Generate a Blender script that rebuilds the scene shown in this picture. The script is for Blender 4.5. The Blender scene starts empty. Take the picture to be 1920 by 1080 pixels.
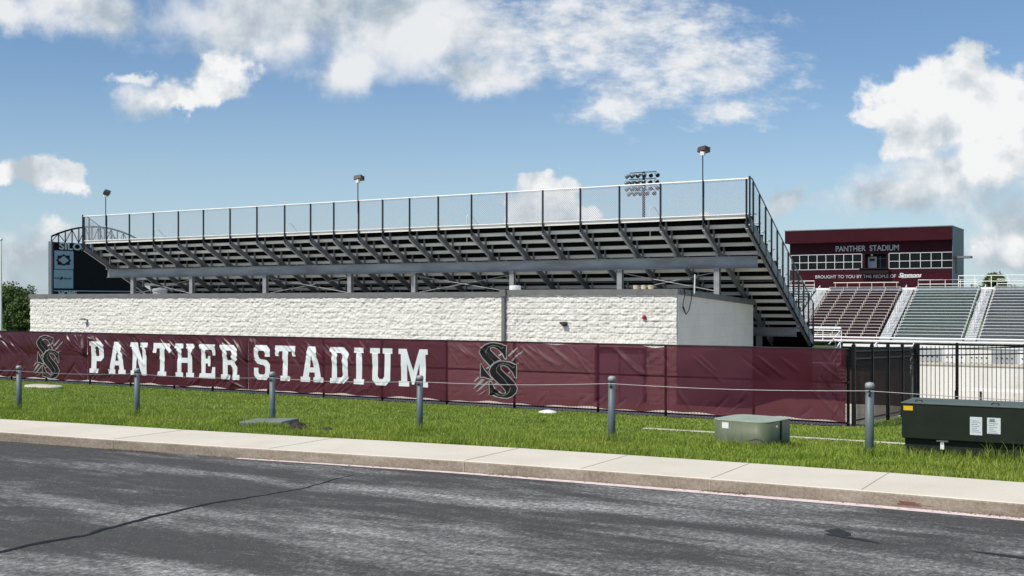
import bpy, bmesh, math, random
import numpy as np
from mathutils import Vector, Matrix, noise as mnoise
from mathutils.geometry import tessellate_polygon

random.seed(7); RNG = np.random.default_rng(7)
C = bpy.context.scene.collection
scene = bpy.context.scene
R = math.radians

# ------------------------------------------------------------------ camera
TH = math.pi/2 - math.atan(3592/2100.0)
CT, ST = math.cos(TH), math.sin(TH)
CAMZ = 2.25
cam = bpy.data.cameras.new('camera'); cam_o = bpy.data.objects.new('camera', cam); C.objects.link(cam_o)
cam_o.location = (0, 0, CAMZ); cam_o.rotation_euler = (math.pi/2, 0, TH)
cam.sensor_width = 36; cam.lens = 36*2100/1920; cam.shift_y = 25/1920
cam.clip_start = .1; cam.clip_end = 5000
scene.camera = cam_o

# ------------------------------------------------------------------ light and exposure
SUN_EL = R(52); SUN_H = R(25)      # height, and how far the sun stands to the left of the wall's normal
to_sun = Vector((-math.sin(SUN_H)*math.cos(SUN_EL), -math.cos(SUN_H)*math.cos(SUN_EL), math.sin(SUN_EL)))
sun = bpy.data.lights.new('sun', 'SUN'); sun.energy = 4.1; sun.angle = R(.5); sun.color = (1, .93, .81)
sun_o = bpy.data.objects.new('sun', sun); C.objects.link(sun_o)
sun_o.rotation_euler = to_sun.to_track_quat('Z', 'Y').to_euler()
scene.view_settings.view_transform = 'Standard'; scene.view_settings.look = 'None'
scene.view_settings.exposure = .12; scene.view_settings.gamma = 1
scene.cycles.transparent_max_bounces = 24; scene.cycles.max_bounces = 8
scene.cycles.use_denoising = True

world = bpy.data.worlds.new('World'); scene.world = world; world.use_nodes = True
WT = world.node_tree; WT.nodes.clear()
def wn(t, **k):
    n = WT.nodes.new(t)
    for a, b in k.items(): setattr(n, a, b)
    return n
def wl(a, b): WT.links.new(a, b)
def wmath(op, a, b=None, c=None, clamp=False):
    n = wn('ShaderNodeMath', operation=op, use_clamp=clamp)
    for i, v in enumerate((a, b, c)):
        if v is None: continue
        if isinstance(v, (int, float)): n.inputs[i].default_value = v
        else: wl(v, n.inputs[i])
    return n.outputs[0]
def wmix(f, a, b):
    n = wn('ShaderNodeMix', data_type='RGBA')
    for i, v in ((0, f), (6, a), (7, b)):
        if isinstance(v, (int, float)): n.inputs[i].default_value = v
        elif isinstance(v, tuple): n.inputs[i].default_value = (*v, 1)
        else: wl(v, n.inputs[i])
    return n.outputs[2]
def wsmooth(v, lo, hi, a=0., b=1.):
    n = wn('ShaderNodeMapRange', interpolation_type='SMOOTHSTEP')
    wl(v, n.inputs[0])
    for i, x in enumerate((lo, hi, a, b)): n.inputs[i+1].default_value = x
    return n.outputs[0]
SKY_S = .085
sky = wn('ShaderNodeTexSky', sky_type='NISHITA', sun_disc=False, sun_elevation=SUN_EL)
sky.sun_rotation = math.atan2(to_sun.x, to_sun.y)
sky.air_density = 1.0; sky.dust_density = .6; sky.ozone_density = 1.4
geo = wn('ShaderNodeTexCoord')
rot = wn('ShaderNodeVectorRotate', rotation_type='Z_AXIS'); rot.inputs['Angle'].default_value = -TH
wl(geo.outputs['Generated'], rot.inputs['Vector'])
sep = wn('ShaderNodeSeparateXYZ'); wl(rot.outputs[0], sep.inputs[0])
yy = wmath('MAXIMUM', wmath('ABSOLUTE', sep.outputs[1]), .12)
cu = wmath('DIVIDE', sep.outputs[0], yy); cw = wmath('DIVIDE', sep.outputs[2], yy)
pos = wn('ShaderNodeCombineXYZ'); wl(cu, pos.inputs[0]); wl(cw, pos.inputs[1])
P = pos.outputs[0]
def wnoise(scale, detail, rough, vec=P, off=(0, 0, 0), stretch=(1, 1, 1), dist=0.):
    m = wn('ShaderNodeMapping'); wl(vec, m.inputs[0])
    m.inputs['Location'].default_value = off; m.inputs['Scale'].default_value = stretch
    n = wn('ShaderNodeTexNoise'); wl(m.outputs[0], n.inputs['Vector'])
    n.inputs['Scale'].default_value = scale; n.inputs['Detail'].default_value = detail
    n.inputs['Roughness'].default_value = rough; n.inputs['Distortion'].default_value = dist
    return n.outputs[0]
def wnoise_c(scale, detail, rough, off):
    m = wn('ShaderNodeMapping'); wl(P, m.inputs[0]); m.inputs['Location'].default_value = off
    n = wn('ShaderNodeTexNoise'); wl(m.outputs[0], n.inputs['Vector'])
    n.inputs['Scale'].default_value = scale; n.inputs['Detail'].default_value = detail; n.inputs['Roughness'].default_value = rough
    return n.outputs[1]
def warped(vec, col_, amp):
    a = wn('ShaderNodeVectorMath', operation='SUBTRACT'); wl(col_, a.inputs[0]); a.inputs[1].default_value = (.5, .5, .5)
    b_ = wn('ShaderNodeVectorMath', operation='SCALE'); wl(a.outputs[0], b_.inputs[0]); b_.inputs['Scale'].default_value = amp
    c_ = wn('ShaderNodeVectorMath', operation='MULTIPLY'); wl(b_.outputs[0], c_.inputs[0]); c_.inputs[1].default_value = (1.0, .62, 0)
    d_ = wn('ShaderNodeVectorMath', operation='ADD'); wl(vec, d_.inputs[0]); wl(c_.outputs[0], d_.inputs[1]); return d_.outputs[0]
PW = warped(warped(P, wnoise_c(9, 2, .5, (5.2, 1.1, 0)), .075), wnoise_c(30, 8, .6, (2.2, 7.1, 0)), .060)
def blobs(lst):
    out = None
    for (x, y, rx, ry) in lst:
        s = wn('ShaderNodeVectorMath', operation='SUBTRACT'); wl(PW, s.inputs[0]); s.inputs[1].default_value = ((x-960)/2100, (565-y)/2100, 0)
        m = wn('ShaderNodeVectorMath', operation='MULTIPLY'); wl(s.outputs[0], m.inputs[0]); m.inputs[1].default_value = (2100/rx, 2100/ry, 0)
        l = wn('ShaderNodeVectorMath', operation='LENGTH'); wl(m.outputs[0], l.inputs[0])
        v = wmath('SUBTRACT', 1, l.outputs['Value'])
        out = v if out is None else wmath('SMOOTH_MAX', out, v, .25)
    return wmath('MAXIMUM', out, -1.2)
fine = wnoise(17, 10, .56, off=(3.1, .7, 0), dist=.2)
fine_sh = wnoise(13, 5, .45, off=(3.1+.10, .7-.16, 0), dist=.15)
fine_lo = wnoise(13, 5, .45, off=(3.1, .7, 0), dist=.15)
big = wnoise(6, 5, .5, off=(1.3, 4.2, 0))
# heaped white clouds with firm edges
heap = blobs([(1800, 175, 140, 85), (1835, 100, 68, 62), (1690, 165, 92, 58), (1770, 240, 150, 75), (1665, 205, 70, 40), (1900, 190, 90, 90), (1700, 280, 85, 45), (1880, 300, 130, 90),
              (1015, 335, 36, 30), (1068, 348, 42, 34), (1035, 385, 85, 45), (1095, 400, 40, 28), (985, 395, 40, 30),
              (45, 330, 105, 36), (110, 332, 45, 28), (440, 120, 60, 45), (430, 150, 95, 50), (350, 185, 80, 30), (1905, 470, 60, 60), (1285, 405, 30, 18)])
heap_d = wmath('ADD', heap, wmath('MULTIPLY', wmath('SUBTRACT', fine, .5), 1.25))
heap_a = wsmooth(heap_d, .04, .40)
# soft grey-white sheet
soft = blobs([(560, 25, 330, 85), (760, 55, 260, 110), (660, 140, 80, 70), (480, 60, 180, 70), (150, 25, 120, 60), (20, 30, 60, 50), (900, 140, 110, 40),
              (1800, 345, 170, 85), (1680, 385, 170, 45), (1450, 380, 55, 35), (70, 480, 110, 60), (130, 430, 60, 22), (30, 540, 90, 50), (290, 190, 80, 40), (1900, 430, 90, 100), (1640, 480, 220, 40), (270, 150, 60, 12)])
soft_d = wmath('ADD', soft, wmath('MULTIPLY', wmath('SUBTRACT', fine, .5), 1.25))
soft_a = wmath('MULTIPLY', wsmooth(soft_d, -.12, .72), .90)
# mottled high cloud
mott_n = wnoise(26, 6, .62, off=(.4, 2.2, 0), stretch=(1, 1.9, 1))
mott = blobs([(1130, 60, 310, 110), (1330, 130, 200, 80), (1190, 170, 150, 62), (960, 60, 150, 90), (1370, 215, 80, 40)])
mott_d = wmath('ADD', mott, wmath('MULTIPLY', wmath('SUBTRACT', mott_n, .5), 2.3))
mott_a = wmath('MULTIPLY', wsmooth(mott_d, -.10, .95), .84)
fine_s2 = wnoise(17, 10, .56, off=(3.1+.022, .7-.04, 0), dist=.2)
relief = wmath('ADD', wmath('MULTIPLY', wmath('SUBTRACT', fine_lo, fine_sh), .36), wmath('MULTIPLY', wmath('SUBTRACT', fine, fine_s2), 1.15))
body = wsmooth(big, .30, .66, .74, .88)
shade = wmath('ADD', body, relief)
heap_low = wsmooth(cw, .09, .18, -.12, 0.04)
heap_v = wmath('MINIMUM', wmath('MAXIMUM', wmath('ADD', wmath('ADD', shade, heap_low), -.01), .54), .845)
soft_v = wmath('MINIMUM', wmath('MAXIMUM', wmath('ADD', wmath('MULTIPLY', shade, .90), wsmooth(cw, .05, .16, -.16, 0.0)), .50), .82)
def grey(v, lo=.5, hi=.9):
    f = wn('ShaderNodeMapRange'); wl(v, f.inputs[0]); f.inputs[1].default_value = lo; f.inputs[2].default_value = hi
    t = wmix(f.outputs[0], (.84, .955, 1.05), (1.0, 1.0, 1.0))
    n = wn('ShaderNodeVectorMath', operation='SCALE'); wl(t, n.inputs[0]); wl(v, n.inputs['Scale']); return n.outputs[0]
skyc = wn('ShaderNodeVectorMath', operation='MULTIPLY'); wl(sky.outputs[0], skyc.inputs[0]); skyc.inputs[1].default_value = (SKY_S*.90, SKY_S*1.07, SKY_S*1.24)
haze_f = wsmooth(cw, -.02, .24, .58, 0.03)
col = wmix(haze_f, skyc.outputs[0], (.52, .66, .76))
mott_v = wmath('ADD', wmath('MULTIPLY', wmath('SUBTRACT', wnoise(58, 5, .6, off=(2, 1, 0), stretch=(1, 1.8, 1)), .5), .55), wmath('ADD', wmath('MULTIPLY', wmath('SUBTRACT', mott_n, .5), .5), .78))
col = wmix(mott_a, col, grey(wmath('MINIMUM', wmath('MAXIMUM', mott_v, .58), .86), .5, .84))
col = wmix(soft_a, col, grey(soft_v, .5, .84))
col = wmix(heap_a, col, grey(heap_v, .55, .86))
bg = wn('ShaderNodeBackground'); wl(col, bg.inputs[0]); bg.inputs[1].default_value = 1.0
wo = wn('ShaderNodeOutputWorld'); wl(bg.outputs[0], wo.inputs[0])

# ------------------------------------------------------------------ where things stand (a sight line met with a real plane)
def atY(px, Y, py=None):
    r = (px-960)/2100; dx = CT*r-ST; dy = ST*r+CT; D = Y/dy
    return D*dx if py is None else (D*dx, CAMZ+(565-py)*D/2100)
def atX(px, X, py=None):
    r = (px-960)/2100; dx = CT*r-ST; dy = ST*r+CT; D = X/dx
    return D*dy if py is None else (D*dy, CAMZ+(565-py)*D/2100)

# ------------------------------------------------------------------ materials
MATS = {}
def new_mat(name):
    m = bpy.data.materials.new(name); m.use_nodes = True
    nt = m.node_tree; b = nt.nodes['Principled BSDF']; MATS[name] = m
    return m, nt, b
def tnoise(nt, scale, detail=4, rough=.55, stretch=None, coord='Object', off=(0, 0, 0)):
    tc = nt.nodes.new('ShaderNodeTexCoord'); mp = nt.nodes.new('ShaderNodeMapping')
    nt.links.new(tc.outputs[coord], mp.inputs[0])
    mp.inputs['Location'].default_value = off
    if stretch: mp.inputs['Scale'].default_value = stretch
    n = nt.nodes.new('ShaderNodeTexNoise'); nt.links.new(mp.outputs[0], n.inputs['Vector'])
    n.inputs['Scale'].default_value = scale; n.inputs['Detail'].default_value = detail; n.inputs['Roughness'].default_value = rough
    return n.outputs[0]
def tramp(nt, v, stops):
    r = nt.nodes.new('ShaderNodeValToRGB'); nt.links.new(v, r.inputs[0])
    e = r.color_ramp.elements
    while len(e) < len(stops): e.new(.5)
    for el, (p, c) in zip(e, stops):
        el.position = p; el.color = (*c, 1) if len(c) == 3 else c
    return r.outputs[0]
def tmix(nt, f, a, b, mode='MIX'):
    n = nt.nodes.new('ShaderNodeMix'); n.data_type = 'RGBA'; n.blend_type = mode
    for i, v in ((0, f), (6, a), (7, b)):
        if isinstance(v, (int, float)): n.inputs[i].default_value = v
        elif isinstance(v, tuple): n.inputs[i].default_value = (*v, 1)
        else: nt.links.new(v, n.inputs[i])
    return n.outputs[2]
def tmath(nt, op, a, b=None, clamp=False):
    n = nt.nodes.new('ShaderNodeMath'); n.operation = op; n.use_clamp = clamp
    for i, v in enumerate((a, b)):
        if v is None: continue
        if isinstance(v, (int, float)): n.inputs[i].default_value = v
        else: nt.links.new(v, n.inputs[i])
    return n.outputs[0]
def tbump(nt, b, h, strength=.4, dist=.01):
    n = nt.nodes.new('ShaderNodeBump'); n.inputs['Strength'].default_value = strength; n.inputs['Distance'].default_value = dist
    nt.links.new(h, n.inputs['Height']); nt.links.new(n.outputs[0], b.inputs['Normal'])
def simple(name, col, rough=.6, metal=0., var=.18, scale=3., bump=0., bscale=60., stretch=None):
    m, nt, b = new_mat(name)
    if max(col) < .06: b.inputs['Specular IOR Level'].default_value = .12
    n = tnoise(nt, scale, 6, .6, stretch)
    c0 = tuple(x*(1-var) for x in col); c1 = tuple(min(1, x*(1+var)) for x in col)
    nt.links.new(tramp(nt, n, [(.3, c0), (.7, c1)]), b.inputs['Base Color'])
    b.inputs['Roughness'].default_value = rough; b.inputs['Metallic'].default_value = metal
    if bump: tbump(nt, b, tnoise(nt, bscale, 5), bump, .01)
    return m
M_alu = simple('aluminium', (.80, .78, .72), .55, .0, .12, 2, stretch=(.4, 3, 3))
M_alu_w = simple('bright_aluminium', (.84, .84, .83), .45, .0, .08, 2)
M_steel = simple('galvanised_steel', (.22, .235, .25), .5, .35, .30, 1.6)
M_beam = simple('weathered_galvanised_steel', (.235, .245, .255), .55, .3, .35, 1.1, stretch=(.5, 1, 2))
M_dsteel = simple('dark_steel', (.035, .038, .045), .5, .3, .2, 4)
M_under = simple('shade_and_tarp_black', (.0035, .0035, .004), .85, 0, .3, 3)  # near-black treads and risers carry the under-stand shade; also the tarp
M_post = simple('galvanised_pipe', (.13, .158, .172), .55, .15, .28, 5, stretch=(1, 1, .3))
M_black = simple('black_paint', (.010, .010, .012), .45, 0, .3, 4)
M_wirecable = simple('steel_cable', (.30, .30, .31), .4, .5, .1, 9)
M_coping = simple('grey_coping', (.17, .17, .165), .5, .2, .15, 2)
M_coping_lt = simple('dull_panel', (.45, .46, .47), .5, .1, .12, 2)
M_alu_d = simple('dull_bench_aluminium', (.60, .62, .59), .5, .0, .12, 2)
M_alu_st = simple('step_aluminium', (.66, .68, .69), .5, .0, .2, 6)
M_white = simple('white_paint', (.78, .78, .76), .5, 0, .06, 4)
M_letter = simple('white_print', (.70, .73, .76), .7, 0, .06, 3)
M_maroon = simple('maroon_panel', (.040, .0055, .0115), .55, 0, .12, .6)
M_maroon_dk = simple('maroon_recess', (.034, .0055, .0105), .55, 0, .12, .6)
M_sidegrey = simple('grey_cladding', (.16, .17, .19), .55, .1, .1, .8)
M_signgrey = simple('grey_letter', (.42, .42, .44), .5, .1, .06, 4)
M_signltgrey = simple('light_grey_letter', (.52, .52, .54), .5, .1, .06, 4)
M_signwhite = simple('pale_letter', (.66, .66, .68), .5, 0, .05, 4)
M_glass, nt, b = new_mat('dark_glass'); b.inputs['Base Color'].default_value = (.004, .005, .006, 1); b.inputs['Roughness'].default_value = .25; b.inputs['Specular IOR Level'].default_value = .25
M_logo_bk = simple('black_print', (.013, .012, .014), .6, 0, .5, 5)
M_logo_gr = simple('grey_print', (.27, .265, .265), .5, 0, .12, 6)
M_beige = simple('beige_plastic', (.52, .45, .31), .5, 0, .1, 5)
M_red = simple('red_plastic', (.30, .012, .010), .35, 0, .1, 5)
M_bronze = simple('bronze_lamp', (.075, .062, .05), .5, .2, .2, 5)
M_yellow = simple('yellow_label', (.72, .45, .015), .5, 0, .05, 5)
M_green_dk = simple('dark_green_paint', (.021, .027, .020), .42, 0, .18, 2.5)
M_paper = simple('paper_label', (.62, .66, .68), .5, 0, .25, 38, stretch=(1, 1, 2.5))
M_conc = simple('pale_concrete', (.56, .52, .44), .9, 0, .12, 2.2, .3, 50)
M_plaza = simple('plaza_concrete', (.56, .50, .42), .9, 0, .12, 1.2, .2, 40)
M_signblue = simple('pale_blue_sign', (.44, .52, .56), .5, 0, .06, 2)
M_navy = simple('navy_print', (.012, .016, .035), .5, 0, .1, 3)
M_dkred = simple('dark_red_print', (.12, .012, .02), .5, 0, .1, 3)
M_turf = simple('turf', (.035, .075, .02), .9, 0, .2, .3)
M_bark = simple('bark', (.055, .04, .028), .9, 0, .3, 8, .5, 20)
M_benchgreen = simple('green_grey_decking', (.25, .285, .26), .55, .2, .15, .7)
M_benchgrey = simple('grey_decking', (.29, .285, .29), .55, .2, .15, .7)
M_seat_tan = simple('sun_bleached_seat', (.56, .50, .45), .5, .1, .1, 2)
M_riser_mar = simple('maroon_riser', (.11, .045, .058), .6, 0, .25, 1)
M_stone = simple('pale_stone', (.50, .47, .40), .9, 0, .2, 7, .5, 20)
M_rock = simple('dark_stone', (.05, .042, .035), .9, 0, .3, 9, .6, 20)
M_lidgrey = simple('grey_green_lid', (.17, .20, .185), .7, 0, .2, 4)
M_tar = simple('tar', (.012, .012, .013), .55, 0, .3, 10)
M_shadow = simple('drawn_shadow', (.035, .036, .04), .8, 0, .2, 10)  # flat dark colour of the shadows drawn on the road

# green transformer paint: sun-bleached with pale runs
M_green, nt, b = new_mat('faded_green_paint'); b.inputs['Specular IOR Level'].default_value = .2
n1 = tnoise(nt, 3, 4, .6, (4, 4, .25)); n2 = tnoise(nt, 1.2, 5)
c = tramp(nt, n1, [(.35, (.085, .11, .07)), (.62, (.11, .135, .092)), (.75, (.17, .20, .14))])
c = tmix(nt, tmath(nt, 'MULTIPLY', n2, .35), c, (.16, .17, .10))
nt.links.new(c, b.inputs['Base Color']); b.inputs['Roughness'].default_value = .45

# asphalt: sealed dark coat with worn pale streaks that run along the road
M_asph, nt, b = new_mat('worn_asphalt')
tc = nt.nodes.new('ShaderNodeTexCoord'); sx_ = nt.nodes.new('ShaderNodeSeparateXYZ'); nt.links.new(tc.outputs['Object'], sx_.inputs[0])
px_n, py_n = sx_.outputs[0], sx_.outputs[1]
cd = tmath(nt, 'SUBTRACT', tmath(nt, 'SUBTRACT', tmath(nt, 'ADD', tmath(nt, 'MULTIPLY', px_n, .01), 12.8), tmath(nt, 'MULTIPLY', tmath(nt, 'MULTIPLY', px_n, px_n), .0045)), py_n)
st = tnoise(nt, .75, 5, .62, (.34, 1.5, 1), off=(2.3, .4, 0)); md = tnoise(nt, 3.2, 5, .7, (.45, 1.4, 1))
sp = tnoise(nt, 24, 5, .85, (1, .75, 1)); sp2 = tnoise(nt, 17, 3, .8, (1, .7, 1), off=(4, 4, 0))
cdw = tmath(nt, 'ADD', cd, tmath(nt, 'MULTIPLY', tmath(nt, 'SUBTRACT', tnoise(nt, .5, 3, .5, (.5, 1, 1)), .5), 1.3))
tr = None
for c0, w0, k0 in ((1.65, .50, .15), (3.85, .62, .17), (6.1, .7, .12)):
    g = tmath(nt, 'MULTIPLY', tmath(nt, 'MAXIMUM', tmath(nt, 'SUBTRACT', 1, tmath(nt, 'DIVIDE', tmath(nt, 'ABSOLUTE', tmath(nt, 'SUBTRACT', cdw, c0)), w0)), 0), k0)
    g = tmath(nt, 'MULTIPLY', g, tramp(nt, tnoise(nt, .45, 4, .6, (.7, 1.1, 1), off=(c0*7, 2, 0)), [(.38, (.15, .15, .15)), (.62, (1.25, 1.25, 1.25))]))
    tr = g if tr is None else tmath(nt, 'ADD', tr, g)
wear = tmath(nt, 'ADD', tmath(nt, 'ADD', tmath(nt, 'MULTIPLY', st, .92), tmath(nt, 'MULTIPLY', md, .38)), tr)
wear = tmath(nt, 'ADD', wear, tmath(nt, 'MULTIPLY', tmath(nt, 'SUBTRACT', sp, .5), .62))
wear = tmath(nt, 'ADD', wear, tmath(nt, 'MAXIMUM', tmath(nt, 'MINIMUM', tmath(nt, 'MULTIPLY', tmath(nt, 'ADD', px_n, 9.5), .014), .06), -.06))
wf = tramp(nt, wear, [(.66, (0, 0, 0)), (.92, (1, 1, 1))])
base = tramp(nt, tmath(nt, 'ADD', tmath(nt, 'MULTIPLY', sp2, .6), tmath(nt, 'MULTIPLY', md, .4)), [(.32, (.051, .0495, .0485)), (.68, (.088, .0855, .083))])
pale = tramp(nt, sp2, [(.32, (.09, .09, .09)), (.5, (.25, .25, .243)), (.66, (.50, .50, .485))])
c = tmix(nt, wf, base, pale)
vor = nt.nodes.new('ShaderNodeTexVoronoi'); vor.inputs['Scale'].default_value = 26; nt.links.new(tc.outputs['Object'], vor.inputs['Vector'])
chips = tramp(nt, vor.outputs['Distance'], [(.10, (1, 1, 1)), (.2, (0, 0, 0))])
chipmask = tmath(nt, 'MULTIPLY', chips, tramp(nt, tnoise(nt, 4, 3, .6, (.6, 1.3, 1), off=(9, 1, 0)), [(.40, (.05, .05, .05)), (.62, (.8, .8, .8))]))
c = tmix(nt, chipmask, c, (.36, .36, .35))
oil = tramp(nt, tnoise(nt, .8, 4, .6, off=(11, 3, 0)), [(.26, (.72, .72, .72)), (.36, (1, 1, 1))])
c = tmix(nt, 1., c, oil, 'MULTIPLY')
nt.links.new(c, b.inputs['Base Color']); b.inputs['Roughness'].default_value = .85; b.inputs['Specular IOR Level'].default_value = .2
tbump(nt, b, tmath(nt, 'ADD', sp, sp2), .4, .008)

# sidewalk top, curb face
M_walk, nt, b = new_mat('sidewalk_concrete')
n1 = tnoise(nt, .8, 6, .6); n2 = tnoise(nt, 40, 4, .7)
c = tramp(nt, n1, [(.3, (.59, .535, .435)), (.7, (.71, .655, .555))]); c = tmix(nt, .16, c, tramp(nt, n2, [(.35, (.3, .27, .22)), (.65, (.8, .78, .72))]))
nt.links.new(c, b.inputs['Base Color']); b.inputs['Roughness'].default_value = .9; tbump(nt, b, n2, .25, .004)
M_curb, nt, b = new_mat('stained_curb_concrete')
n1 = tnoise(nt, 1.6, 6, .65, (1, 1, 2.2)); n2 = tnoise(nt, 26, 5, .75)
c = tramp(nt, n1, [(.28, (.15, .115, .08)), (.5, (.29, .24, .18)), (.72, (.46, .41, .33))]); c = tmix(nt, .5, c, tramp(nt, n2, [(.3, (.12, .09, .07)), (.55, (.34, .29, .23)), (.75, (.52, .47, .40))]))
nt.links.new(c, b.inputs['Base Color']); b.inputs['Roughness'].default_value = .95; tbump(nt, b, n2, .7, .012)
M_pink, nt, b = new_mat('faded_red_line')
n1 = tnoise(nt, 9, 6, .7); n2 = tnoise(nt, 2, 3)
c = tramp(nt, n1, [(.33, (.28, .23, .22)), (.42, (.68, .54, .54)), (.7, (.80, .71, .70))])
nt.links.new(c, b.inputs['Base Color']); b.inputs['Roughness'].default_value = .8
# ground under the grass
M_ground, nt, b = new_mat('lawn_ground')
n1 = tnoise(nt, .5, 6, .6); n2 = tnoise(nt, 14, 5, .7)
c = tramp(nt, n1, [(.3, (.085, .145, .018)), (.7, (.14, .20, .03))]); c = tmix(nt, .45, c, tramp(nt, n2, [(.3, (.03, .06, .01)), (.7, (.13, .19, .045))]))
nt.links.new(c, b.inputs['Base Color']); b.inputs['Roughness'].default_value = .95; tbump(nt, b, n2, .8, .05)
def leafmat(name, lo, hi, scale=1.2, trans=.25):
    m, nt, b = new_mat(name)
    n1 = tnoise(nt, scale, 5, .6)
    g = nt.nodes.new('ShaderNodeNewGeometry')
    c = tramp(nt, n1, [(.3, lo), (.7, hi)])
    if name == 'grass_blades':
        c = tmix(nt, tramp(nt, tnoise(nt, .35, 5, .65, off=(3, 8, 0)), [(.45, (0, 0, 0)), (.7, (.55, .55, .55))]), c, (.36, .37, .10))
        c = tmix(nt, tramp(nt, tnoise(nt, 1.6, 4, .6, off=(1, 5, 0)), [(.34, (.85, .85, .85)), (.52, (0, 0, 0))]), c, (.09, .17, .022))
    c = tmix(nt, .5, c, tramp(nt, g.outputs['Random Per Island'], [(0, tuple(x*.7 for x in lo)), (1, tuple(x*1.25 for x in hi))]))
    nt.links.new(c, b.inputs['Base Color']); b.inputs['Roughness'].default_value = .55
    t = nt.nodes.new('ShaderNodeBsdfTranslucent'); nt.links.new(c, t.inputs[0])
    mx = nt.nodes.new('ShaderNodeMixShader'); mx.inputs[0].default_value = trans
    nt.links.new(b.outputs[0], mx.inputs[1]); nt.links.new(t.outputs[0], mx.inputs[2])
    nt.links.new(mx.outputs[0], nt.nodes['Material Output'].inputs[0])
    return m
M_grass = leafmat('grass_blades', (.20, .315, .024), (.40, .48, .07), .55, .38)
M_leaf = leafmat('tree_leaves', (.042, .085, .014), (.105, .155, .03), .3, .2)

# painted split-face block
M_block, nt, b = new_mat('painted_split_block')
n1 = tnoise(nt, .6, 5, .6); n2 = tnoise(nt, 7, 7, .72, (.8, 1, 1.5))
c = tramp(nt, n1, [(.3, (.665, .66, .62)), (.7, (.745, .74, .70))]); c = tmix(nt, tramp(nt, n2, [(.30, (.9, .9, .9)), (.43, (0, 0, 0))]), c, (.36, .345, .31))  # crevice shade put into the colour at the low spots of the noise
br = nt.nodes.new('ShaderNodeTexBrick'); tc = nt.nodes.new('ShaderNodeTexCoord'); mp = nt.nodes.new('ShaderNodeMapping')
mp.inputs['Rotation'].default_value = (R(-90), 0, 0); nt.links.new(tc.outputs['Object'], mp.inputs[0]); nt.links.new(mp.outputs[0], br.inputs['Vector'])
br.inputs['Scale'].default_value = 1; br.inputs['Brick Width'].default_value = .4; br.inputs['Row Height'].default_value = .2; br.inputs['Mortar Size'].default_value = .007
br.inputs['Color1'].default_value = (1, 1, 1, 1); br.inputs['Color2'].default_value = (.93, .93, .93, 1); br.inputs['Mortar'].default_value = (.66, .65, .63, 1)
c = tmix(nt, tramp(nt, tnoise(nt, 1.1, 5, .65, (1.6, 1, .22)), [(.52, (0, 0, 0)), (.78, (.4, .4, .4))]), c, (.50, .47, .40))
c = tmix(nt, tramp(nt, tnoise(nt, 3, 4, .6), [(.35, (.25, .25, .25)), (.6, (1, 1, 1))]), c, tmix(nt, 1., c, br.outputs[0], 'MULTIPLY'))
nt.links.new(c, b.inputs['Base Color']); b.inputs['Roughness'].default_value = .85; tbump(nt, b, n2, .8, .03)
M_block_s, nt, b = new_mat('painted_smooth_block')
n1 = tnoise(nt, 1.2, 6, .65); n2 = tnoise(nt, 18, 5)
c = tramp(nt, n1, [(.25, (.70, .68, .60)), (.75, (.86, .84, .77))])
br = nt.nodes.new('ShaderNodeTexBrick'); tc = nt.nodes.new('ShaderNodeTexCoord'); mp = nt.nodes.new('ShaderNodeMapping')
mp.inputs['Rotation'].default_value = (R(90), 0, R(90)); nt.links.new(tc.outputs['Object'], mp.inputs[0]); nt.links.new(mp.outputs[0], br.inputs['Vector'])
br.inputs['Scale'].default_value = 1; br.inputs['Brick Width'].default_value = .4; br.inputs['Row Height'].default_value = .2; br.inputs['Mortar Size'].default_value = .006
br.inputs['Color1'].default_value = br.inputs['Color2'].default_value = (1, 1, 1, 1); br.inputs['Mortar'].default_value = (.86, .86, .86, 1)
c = tmix(nt, 1., c, br.outputs[0], 'MULTIPLY')
nt.links.new(c, b.inputs['Base Color']); b.inputs['Roughness'].default_value = .85; tbump(nt, b, n2, .3, .01)

# retaining wall: pale concrete with dark water stains from the top
M_ret, nt, b = new_mat('stained_retaining_concrete')
n1 = tnoise(nt, .9, 6, .65, (1, 1, .35)); n2 = tnoise(nt, 9, 6, .7)
c = tramp(nt, n1, [(.25, (.36, .35, .31)), (.38, (.68, .67, .635)), (.7, (.78, .775, .75))]); c = tmix(nt, tramp(nt, n2, [(.26, (.8, .8, .8)), (.42, (0, 0, 0))]), c, (.30, .27, .22))
nt.links.new(c, b.inputs['Base Color']); b.inputs['Roughness'].default_value = .9; tbump(nt, b, n2, .3, .01)

# chain link: woven wires at a 5 cm pitch, open between
def linkmat(name, col, pitch, wire, coords, metal=.4):
    m, nt, b = new_mat(name)
    b.inputs['Base Color'].default_value = (*col, 1); b.inputs['Metallic'].default_value = metal; b.inputs['Roughness'].default_value = .4
    tc = nt.nodes.new('ShaderNodeTexCoord'); s = nt.nodes.new('ShaderNodeSeparateXYZ'); nt.links.new(tc.outputs['Object'], s.inputs[0])
    h, z = s.outputs[coords], s.outputs[2]
    fs = []
    for sg in (1, -1):
        v = tmath(nt, 'ADD', tmath(nt, 'MULTIPLY', h, 1/pitch), tmath(nt, 'MULTIPLY', z, sg/pitch))
        v = tmath(nt, 'PINGPONG', v, .5)
        fs.append(tmath(nt, 'LESS_THAN', v, wire/pitch*.7))
    f = tmath(nt, 'MAXIMUM', fs[0], fs[1])
    t = nt.nodes.new('ShaderNodeBsdfTransparent'); mx = nt.nodes.new('ShaderNodeMixShader')
    nt.links.new(f, mx.inputs[0]); nt.links.new(t.outputs[0], mx.inputs[1]); nt.links.new(b.outputs[0], mx.inputs[2])
    nt.links.new(mx.outputs[0], nt.nodes['Material Output'].inputs[0])
    return m
M_link_x = linkmat('chain_link_wire', (.40, .43, .48), .085, .012, 0, .2)
M_link_y = linkmat('chain_link_wire_end', (.26, .28, .31), .085, .008, 1, .2)
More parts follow.
